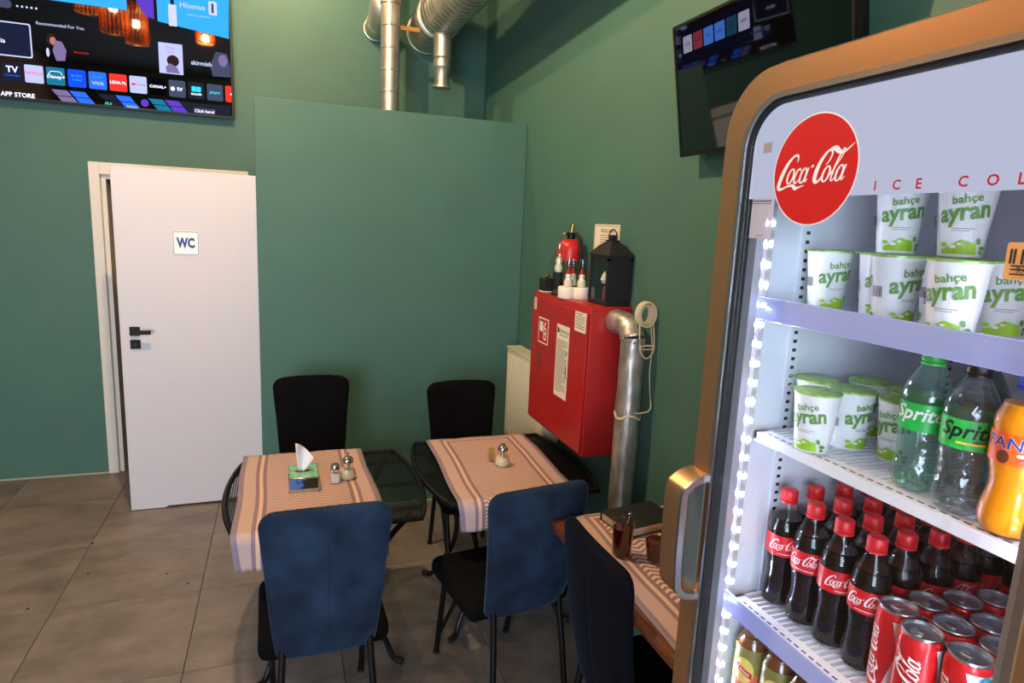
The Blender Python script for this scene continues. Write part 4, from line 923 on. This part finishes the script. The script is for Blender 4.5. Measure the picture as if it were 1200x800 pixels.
# graphics on the glass
GF = plane_fn(Vector((FX + .005, 0, 0)) - FO, (0, -1, 0), (0, 0, 1), (-1, 0, 0))
cy, cz = .779, 1.882
def at(g): return mv(g, -cy, cz)
stamp('disc_emblem', [(at(disc2d(0, 0, .0815, .0815, 64)), M['ink_white']), (at(disc2d(0, 0, .0795, .0795, 64)), M['coke_red']), (at(script_logo(.142)), M['ink_white'])], GF, dr, .0006, .0003)
for ch, y in zip('ICECOLD', (.667, .635, .604, .548, .514, .484, .455)): stamp('letter', [(mv(text2d(ch, .0175, .022), -y, 1.8535), M['text_red'])], GF, dr, .0006)
bm = BM(); prism(bm, rrect(.4415, .4855, 1.747, 1.787, .003, 3), PF, FX + .0035, FX + .0048); pt = obj('price_tag', A(bm), M['tag_orange'], dr, False)
stamp('tag_print', [(mv(rect2d(-.001, .0015, -.008, .008), -.4805 + .004 * k, 1.772), M['dark_ink']) for k in (0, 1, 3, 4, 6)] + [(mv(rect2d(-.014, .014, -.0008, .0008), -.464, z), M['dark_ink']) for z in (1.762, 1.758, 1.753)] + [(mv(text2d('9,49', .009, .01), -.464, 1.7575), M['dark_ink'])], plane_fn(Vector((FX + .0035, 0, 0)) - FO, (0, -1, 0), (0, 0, 1), (-1, 0, 0)), pt)
bm = BM(); box(bm, FX + .0035, FX + .0048, .853, .903, 1.778, 1.842); st = obj('clear_sticker', A(bm), M['sticker'], dr, False)
stamp('sticker_print', [(mv(rect2d(-.024, .020, -.0008, .0008), -.878, 1.8385), M['dark_ink']), (mv(rect2d(-.024, .020, -.0004, .0004), -.878, 1.8345), M['dark_ink']), (mv(rect2d(-.006, .008, -.0006, .0006), -.878, 1.783), M['grey_ink'])], plane_fn(Vector((FX + .0035, 0, 0)) - FO, (0, -1, 0), (0, 0, 1), (-1, 0, 0)), st)
bm = BM(); box(bm, FX + .0042, FX + .0049, .872, .891, 1.915, 1.931); obj('grey_sticker', A(bm), M['grey_film'], dr, False)
# light strips just inside the door
for y, s in ((IL, -1), (IR, 1)):
    bm = BM(); box(bm, .795, .806, min(y, y + s * .018), max(y, y + s * .018), .28, 1.84); sp_ = obj('light_strip', A(bm), M['grey_film'], fg, False)
    k = 0; z = .31
    bm0 = None
    while z < 1.83:
        bm = BM(); box(bm, .7935, .7955, min(y + s * .005, y + s * .012), max(y + s * .005, y + s * .012), z, z + .007)
        box(bm, .797, .804, min(y + s * .0175, y + s * .019), max(y + s * .0175, y + s * .019), z, z + .007)
        obj('led', A(bm), M['led'], sp_, False); z += .0355
# shelves
SH = {'top': 1.660, 'mid': 1.428, 'low': 1.095, 'base': .84, 'bottom': .55}
def shelf(z, front, kind):
    y0, y1 = IR + .006, IL - .012
    bm = BM(); box(bm, front, front + .006, y0, y1, z - .018, z); box(bm, 1.34, 1.346, y0, y1, z - .016, z); box(bm, front, 1.346, y0, y0 + .006, z - .014, z); box(bm, front, 1.346, y1 - .006, y1, z - .014, z)
    box(bm, front + .006, front + .030, y0, y1, z - .003, z)
    s = obj('shelf', A(bm), M['shelfwhite'], fg, False)
    bm = BM(); y = y0 + .012
    while y < y1 - .01:
        box(bm, front + .03, 1.345, y - .0024, y + .0024, z - .007, z - .0005); y += .0135
    o = obj('wires', A(bm), M['shelfwhite'], s, False); o['kind'] = 'stuff'
    bm = BM(); y = y0 + .015
    while y < y1 - .012:
        box(bm, front + .010, front + .0135, y - .005, y + .005, z - .001, z + .0003); y += .0165
    o = obj('slots', A(bm), M['dark_ink'], s, False); o['kind'] = 'stuff'
    if kind == 'rail':
        bm = BM(); box(bm, front - .016, front - .012, y0 + .002, y1, z - .022, z + .018, .001, 1); box(bm, front - .014, front, y0 + .002, y1, z - .022, z - .019); obj('clear_rail', A(bm), M['rail'], s, False)
    return s
shelf(SH['top'], .806, 'rail'); shelf(SH['mid'], .818, 'plain'); shelf(SH['low'], .806, 'rail'); shelf(SH['base'], .806, 'plain')

# ------------------------------------------------------------------ drinks: one of each kind, then copies
CUPH = .104
def cup_r(z): return .0265 + .0105 * z / CUPH
def ayran_cup():
    t = thing('yoghurt_drink_cup', '', 'cup', group='yoghurt drink cups in the cooler')
    bm = BM(); lathe(bm, [(0, .002), (.022, .0), (.0262, 0), (.0268, .003), (cup_r(.094), .094), (.0362, .0945), (.0370, .098), (.0370, .101), (.036, CUPH - .002), (0, CUPH - .002)], 32); obj('cup_body', bm, M['cupwhite'], t)
    bm = BM(); lathe(bm, [(.0376, .0990), (.0378, .1018), (.035, .1030), (.020, .1025), (.010, .1034), (0, .1030)], 32); l = obj('lid', bm, M['lid_green'], t)
    bm = BM(); prism(bm, [(-.008, .036), (.008, .036), (.006, .048), (-.006, .048)], lambda x, y, d: Vector((-y, x, d)), .1016, .1024); obj('pull_tab', bm, M['lid_green'], l, False)
    fn = cyl_fn(cup_r, 0)
    ly = []
    for c in (-.0455, .0455):
        ly += [(mv(rot(text2d('ayran', .033, .028, .25, 'CENTER', .88), 9), c, .061), M['ink_green']), (mv(rot(text2d('bahçe', .0155, .016, .2), 9), c + .004, .0785), M['ink_green'])]
        ly += [(mv(rect2d(-.014, .012, 0, .0007, 6), c, .0385), M['grey_ink']), (mv(rect2d(-.014, .006, 0, .0007, 5), c, .0355), M['grey_ink'])]
        b = c / cup_r(.06) * .0275
        ly += [(mv((([(-.020, .004), (-.012, .004), (-.004, .004), (.004, .004), (.012, .004), (.020, .004), (-.020, .010), (-.012, .013), (-.004, .019), (.004, .024), (.012, .021), (.020, .019)]), [(0, 1, 7, 6), (1, 2, 8, 7), (2, 3, 9, 8), (3, 4, 10, 9), (4, 5, 11, 10)]), b, 0), M['ink_lime'])]
        ly += [(mv(disc2d(0, 0, .004, .0022, 12), b - .006, .014), M['ink_white']), (mv(disc2d(0, 0, .003, .0016, 12), b + .002, .018), M['ink_white']), (mv(disc2d(0, 0, .0045, .003, 12), b - .0165, .0165), M['ink_lime'])]
        ly += [(mv(disc2d(0, 0, .0028, .0045, 12), b + .0235, .022), M['ink_green']), (mv(disc2d(0, 0, .0045, .0028, 12), b + .0285, .013), M['ink_green']), (mv(disc2d(0, 0, .003, .003, 12), b + .0265, .007), M['ink_green'])]
    for q in range(7): ly.append((mv(rect2d(-.0006, .0006, 0, .016), -.002 + .0022 * q - .0045, .040), M['dark_ink']))
    stamp('cup_print', ly, fn, t, .0004, .00012)
    return t
cup0 = ayran_cup(); firstc = [True]
def put_cup(x, y, z, rz, label):
    if firstc[0]:
        firstc[0] = False; cup0.location = (x, y, z); cup0.rotation_euler = (0, 0, rz); cup0['label'] = label; return cup0
    return dup(cup0, (x, y, z), rz, label)
z = SH['top'] + .0008; R = math.radians
put_cup(.900, .878, z, R(-8), 'white cup with green print, leftmost on the top shelf of the cooler')
put_cup(.938, .803, z, R(-30), 'white cup with green print, second from the left on the top shelf')
put_cup(.868, .718, z, R(0), 'white cup with green print, third from the left on the top shelf')
put_cup(.955, .705, z, R(-10), 'white cup with green print behind the gap left of the foremost top-shelf cup')
put_cup(.832, .598, z, R(-62), 'foremost white cup on the top shelf, its lid bright green')
put_cup(.930, .601, z, R(-40), 'white cup with green print, rightmost on the top shelf behind the orange tag')
z2 = z + CUPH + .0005
put_cup(.912, .763, z2, R(-35), 'upper stacked white cup at left, its top hidden by the lit header')
put_cup(.905, .655, z2, R(-48), 'upper stacked white cup at right, its top hidden by the lit header')
z = SH['mid'] + .0008
put_cup(.845, .812, z, R(-62), 'front left white cup with green lid on the second shelf')
put_cup(.922, .812, z, R(2), 'white cup showing a barcode, second in front on the second shelf')
put_cup(.950, .737, z, R(-75), 'white cup beside the clear bottles on the second shelf')
put_cup(.920, .8885, z, R(-40), 'white cup in the second row against the left liner of the second shelf')
put_cup(1.018, .860, z, R(-20), 'white cup in the middle of the back row of the second shelf')
put_cup(1.028, .782, z, R(-20), 'white cup in the back row nearest the clear bottles on the second shelf')

def bottle(name, group, prof, fill, rl, zl0, zl1, body_m, liquid_m, cap_m, label_m, print_layers, cap=(.0146, .206, .226), lift=0.0, cat='bottle'):
    t = thing(name, '', cat, group=group)
    bm = BM(); lathe(bm, prof, 26); obj('bottle_body', bm, body_m, t)
    if liquid_m:
        pi = [(0, .004)]
        for r, z in prof[1:]:
            if z >= fill: break
            pi.append((max(r - .0016, .001), max(z, .004)))
        rr = pi[-1][0]; pi += [(rr * .98, fill), (0, fill)]
        bm = BM(); lathe(bm, pi, 24); obj('drink', bm, liquid_m, t)
    bm = BM(); lathe(bm, [(cap[0], cap[1]), (cap[0] + .0006, cap[1] + .001), (cap[0] + .0006, cap[2] - .003), (cap[0] - .0015, cap[2]), (0, cap[2])], 24); cp_ = obj('cap', bm, cap_m, t)
    bm = BM(); lathe(bm, [(cap[0] - .0016, cap[1] - .006), (cap[0] + .001, cap[1] - .005), (cap[0] + .001, cap[1] - .001), (cap[0] - .0016, cap[1])], 24); obj('neck_ring', bm, cap_m, cp_)
    bm = BM(); lathe(bm, [(rl(zl0) + .0004, zl0), (rl((zl0 + zl1) / 2) + .0006, (zl0 + zl1) / 2), (rl(zl1) + .0004, zl1)], 32); lb = obj('label', bm, label_m, t)
    if print_layers: stamp('label_print', print_layers, cyl_fn(lambda z: rl(z) + .0006, 0), lb, .0006, .0002)
    return t
def interp(prof):
    def f(z):
        for (r0, a), (r1, b) in zip(prof, prof[1:]):
            if a <= z <= b and b > a: return r0 + (r1 - r0) * (z - a) / (b - a)
        return prof[-1][0]
    return f
coke_prof = [(0, .006), (.018, .0), (.025, .0), (.0295, .006), (.0300, .016), (.0297, .030), (.0282, .046), (.0268, .062), (.0272, .076), (.0288, .088), (.0300, .096), (.0302, .104), (.0302, .142), (.0298, .152), (.0278, .164), (.0225, .178), (.0165, .192), (.0138, .200), (.0134, .208), (.0128, .222)]
LG = script_logo(.058)
pl = [(mv(LG, 0, .126), M['ink_white']), (mv(rect2d(-.016, .016, 0, .0012, 4), .004, .1085), M['ink_white']), (mv(rect2d(.045, .053, 0, .030), 0, .108), M['ink_white']), (mv(rect2d(.0462, .0518, 0, .020), 0, .111), M['grey_ink']),
      (mv(script_logo(.058), -.1, .126), M['ink_white'])]
ck = bottle('cola_bottle', 'small cola bottles on the third shelf', coke_prof, .172, interp(coke_prof), .1035, .1425, M['pet'], M['cola'], M['capred'], M['label_red'], pl)
zc = SH['low'] + .0008
rows = ['front row', 'second row', 'third row', 'fourth row', 'fifth row', 'sixth row']
cols = ['leftmost', 'second from left', 'third from left', 'fourth from left', 'fifth from left', 'sixth from left']
spots = []
for r_, (x, ys, n_) in enumerate(((.884, (.884, .8195, .757, .6935), 4), (.946, (.8835, .8195, .7555, .6915), 4), (1.008, (.875, .8105, .746, .682), 4), (1.070, (.872, .808, .744, .680), 4), (1.132, (.88, .815, .75, .685, .62, .555), 6), (1.194, (.88, .815, .75, .685, .62, .555), 6))):
    for c_, y in enumerate(ys): spots.append((x, y, r_, c_))
for k, (x, y, r_, c_) in enumerate(spots):
    lab = f'red-capped bottle of dark cola on the third shelf, {rows[r_]}, {cols[c_]}'
    rz = R((52, 22, 60, 27)[c_ % 4] if r_ == 0 else random.choice((20, 60, 120, 200)))
    if k == 0: ck.location = (x, y, zc); ck.rotation_euler = (0, 0, rz); ck['label'] = lab
    else: dup(ck, (x, y, zc), rz, lab)
# slim cans
def can():
    t = thing('drink_can', '', 'can', group='slim red cans on the third shelf')
    bm = BM(); lathe(bm, [(0, .006), (.018, .004), (.021, 0), (.023, .001), (.0285, .010), (.0288, .014), (.0288, .128), (.0278, .134), (.0258, .140)], 30); obj('can_body', bm, M['can_red'], t)
    bm = BM(); lathe(bm, [(.0256, .1395), (.0266, .1415), (.0270, .1440), (.0262, .1452), (.0250, .1445), (.0243, .1405), (.0225, .1395), (0, .1398)], 30); tp = obj('can_top', bm, M['can_top'], t)
    bm = BM(); ring_prism(bm, rrect(-.006, .006, -.004, .014, .005, 4), rrect(-.0035, .0035, .005, .012, .003, 4), lambda x, y, d: Vector((x, y, d)), .1402, .1412); box(bm, -.004, .004, -.003, .004, .140, .1418, .0006, 1); obj('pull_tab', bm, M['can_top'], tp)
    lg = rot90(script_logo(.100)); fn = cyl_fn(.0289, 0)
    wave = lambda x0: [(x0 + .012 * math.sin(2.6 * k / 10) ** 2 - .006, .014 + .0117 * k) for k in range(11)]
    lf = wave(.024); V2 = []; F1 = []
    NB = 18
    for k, (x, y) in enumerate(lf):
        V2 += [(x + (.075 - x) * j / NB, y) for j in range(NB + 1)]
    for k in range(len(lf) - 1):
        for j in range(NB): a = k * (NB + 1) + j; F1.append((a, a + 1, a + NB + 2, a + NB + 1))
    ly = [((V2, F1), M['can_white']), (mv(lg, -.009, .070), M['ink_white'])]
    cl = [M['cb'], M['cgr'], M['cy'], M['cb'], M['cgr']]
    for k in range(9):
        yy = .024 + .0125 * k; xx = .045 + .010 * (k % 2)
        ly += [(mv(disc2d(0, 0, .0085, .0065, 14), xx, yy), cl[k % 5]), (mv(poly2d([(.006 * (1 if q % 2 else .45) * math.cos(q * PI / 5), .006 * (1 if q % 2 else .45) * math.sin(q * PI / 5)) for q in range(10)]), xx + .001, yy + .003), M['cy'] if k % 2 else M['cgr'])]
    ly += [(mv(rect2d(-.0006, .0006, 0, .05), -.030, .05), M['ink_white'])]
    stamp('can_print', ly, fn, t, .0004, .00008); return t
M['can_white'] = pm('can_white_print', rgb(226, 228, 232), .3, .2); M['cb'] = pm('azure_print', rgb(30, 100, 200), .3); M['cgr'] = pm('spring_green_print', rgb(60, 160, 80), .3); M['cy'] = pm('sun_yellow_print', rgb(248, 206, 50), .3)
cn = can()
cpos = [(.872, .632, -16, 'front left can on the third shelf, beside the foremost cola bottle'), (.850, .577, 36, 'middle can of the front row on the third shelf'), (.866, .519, -14, 'front can nearest the right door frame on the third shelf'),
        (.930, .631, -62, 'can in the second row on the third shelf, at left'), (.909, .574, -30, 'can in the second row on the third shelf, in the middle'), (.924, .516, -20, 'can in the second row on the third shelf, at right'),
        (.989, .618, -36, 'can in the third row on the third shelf, at left'), (.967, .560, 20, 'can in the third row on the third shelf, in the middle'), (1.046, .605, -60, 'can in the fourth row on the third shelf, before the dark bottles'), (1.030, .547, 12, 'can in the fourth row on the third shelf, at right')]
for k, (x, y, a, lab) in enumerate(cpos):
    if k == 0: cn.location = (x, y, zc); cn.rotation_euler = (0, 0, R(a)); cn['label'] = 'slim red ' + lab
    else: dup(cn, (x, y, zc), R(a), 'slim red ' + lab)
# lemonade and orangeade bottles on the second shelf
lem_prof = [(0, .008), (.012, .0), (.022, .0), (.0295, .006), (.0325, .018), (.0328, .034), (.0312, .046), (.0296, .060), (.0300, .076), (.0316, .090), (.0322, .100), (.0322, .142), (.0326, .150), (.0316, .160), (.0262, .174), (.0192, .190), (.0145, .199), (.0134, .206), (.0128, .220)]
lr = interp(lem_prof)
def lem(label, body, capm, ink, extra, pos, rz, name='lemonade_bottle'):
    pl = [(mv(text2d('Sprite', .030, .02, .25, 'CENTER', .92), -.004, .126), ink)] + extra
    t = bottle(name, 'clear drink bottles on the second shelf', lem_prof, 0, lr, .099, .1425, body, None, capm, M['label_green'], pl)
    bm = BM(); lathe(bm, [(0, .012)] + [(r - .0025, max(z, .012)) for r, z in lem_prof[3:15] if z < .164] + [(.0285, .164), (0, .164)], 24); obj('drink', bm, M['lemo'], t)
    bm = BM()
    for q in range(5):
        a = 2 * PI * q / 5; lathe(bm, [(0, -.008), (.008, -.005), (.0095, 0), (.006, .008), (0, .011)], 8, Matrix.Translation((.0215 * math.cos(a), .0215 * math.sin(a), .012)))
    obj('base_lobes', bm, body, t)
    t['label'] = label; t.location = pos; t.rotation_euler = (0, 0, rz); t.scale = (1, 1, .918); return t
M['lemo'] = thin('clear_lemonade', (0.86, 0.93, 0.92, 1), .5, .03)
zm = SH['mid'] + .0008
lem('green-capped clear lemonade bottle with white script on a green label', M['petgreen'], M['capgreen'], M['ink_white'], [(mv(poly2d(rrect(-.005, .005, -.016, .016, .005)), .040, .120), M['ink_white']), (mv(poly2d(rrect(-.0042, .0042, -.015, .015, .0042)), .040, .120), M['grey_film']), (mv(disc2d(0, 0, .0035, .0035, 14), .040, .130), M['label_green'])], (.870, .640, zm), R(28))
lem('dark-capped clear lemonade bottle with black script on a green label', M['petgrey'], M['capblack'], M['ink_black'], [(mv(rect2d(-.015, .018, 0, .003, 4), 0, .1075), M['ink_yellow']), (mv(text2d('ZERO SUGAR', .005, .01), .018, .1125), M['ink_black'])], (.858, .567, zm), R(38))
lem('dark green striped bottle standing behind the two lemonade bottles', M['petdark'], M['capgreen'], M['ink_white'], [(mv(rect2d(-.09, .09, 0, .004, 20), 0, z_), M['ink_white']) for z_ in (.103, .115)], (.930, .603, zm), R(120))
lem('clear bottle at right behind the orange drink bottle', M['petgrey'], M['capblack'], M['ink_black'], [], (.925, .500, zm), R(130))
org_prof = [(0, .008), (.02, .0), (.027, .002), (.0325, .012), (.0345, .026), (.0325, .042), (.0285, .058), (.0272, .070), (.0285, .084), (.0312, .096), (.0318, .104), (.0318, .144), (.0335, .152), (.0325, .164), (.0272, .178), (.0192, .192), (.0145, .200), (.0134, .206), (.0128, .220)]
fl = [(mv(text2d('FANTA', .022, .03, .05), 0, .131), M['ink_white']), (mv(text2d('FANTA', .022, .012, .05), 0, .131), M['ink_blue']), (mv(disc2d(0, 0, .007, .009, 18), -.012, .113), M['ink_brown']), (mv(poly2d(rrect(-.010, .012, -.002, .002, .0018)), .012, .118), M['ink_white']), (mv(poly2d(rrect(-.010, .012, -.002, .002, .0018)), .012, .111), M['coke_red'])]
ob = bottle('orangeade_bottle', 'clear drink bottles on the second shelf', org_prof, .182, interp(org_prof), .103, .1445, M['pet'], M['orange_drink'], pm('blue_cap', rgb(30, 70, 190), .4), M['label_orange'], fl)
ob['label'] = 'orange drink bottle with an orange label beside the right door frame'; ob.location = (.850, .497, zm); ob.rotation_euler = (0, 0, R(22)); ob.scale = (1, 1, .918)
# iced tea bottles on the fourth shelf
tea_prof = [(0, .008), (.02, .0), (.027, .002), (.0305, .010), (.0312, .03), (.0312, .165), (.0296, .176), (.0235, .188), (.0165, .198), (.0150, .204), (.0142, .21), (.0138, .222)]
tr = lambda z: interp(tea_prof)(z)
tl2 = []
for c in (.004, .101):
    tl2 += [(mv(rect2d(-.022, .022, -.02, .05, 6), c, .075), M['tea_pink']), (mv(disc2d(0, 0, .019, .026, 22), c - .006, .128), M['tea_yellow']), (mv(para2d(-.017, .016, -.45, .012), c - .006, .121), M['coke_red']), (mv(rot(text2d('Lipton', .0098, .015), -24), c - .006, .127), M['ink_white']),
            (mv(disc2d(0, 0, .012, .009, 16), c + .006, .080), M['tea_yellow']), (mv(disc2d(0, 0, .008, .006, 14), c + .012, .060), M['tea_green'])]
tb_ = bottle('iced_tea_bottle', 'iced tea bottles on the fourth shelf', tea_prof, .19, tr, .05, .172, M['pet'], M['tea'], M['capred'], pm('olive_film', rgb(150, 140, 70), .4), tl2, cap=(.0152, .206, .226))
zt = SH['base'] + .0008
for k, (x, y, lab) in enumerate(((.842, .884, 'iced tea bottle on the fourth shelf, leftmost below the clear rail'), (.848, .818, 'iced tea bottle on the fourth shelf, second from the left'), (.846, .752, 'iced tea bottle on the fourth shelf, third from the left, mostly cut by the frame'))):
    if k == 0: tb_.location = (x, y, zt); tb_.rotation_euler = (0, 0, R(28)); tb_['label'] = lab
    else: dup(tb_, (x, y, zt), R(28 + 4 * k), lab)
bpy.context.view_layer.update()
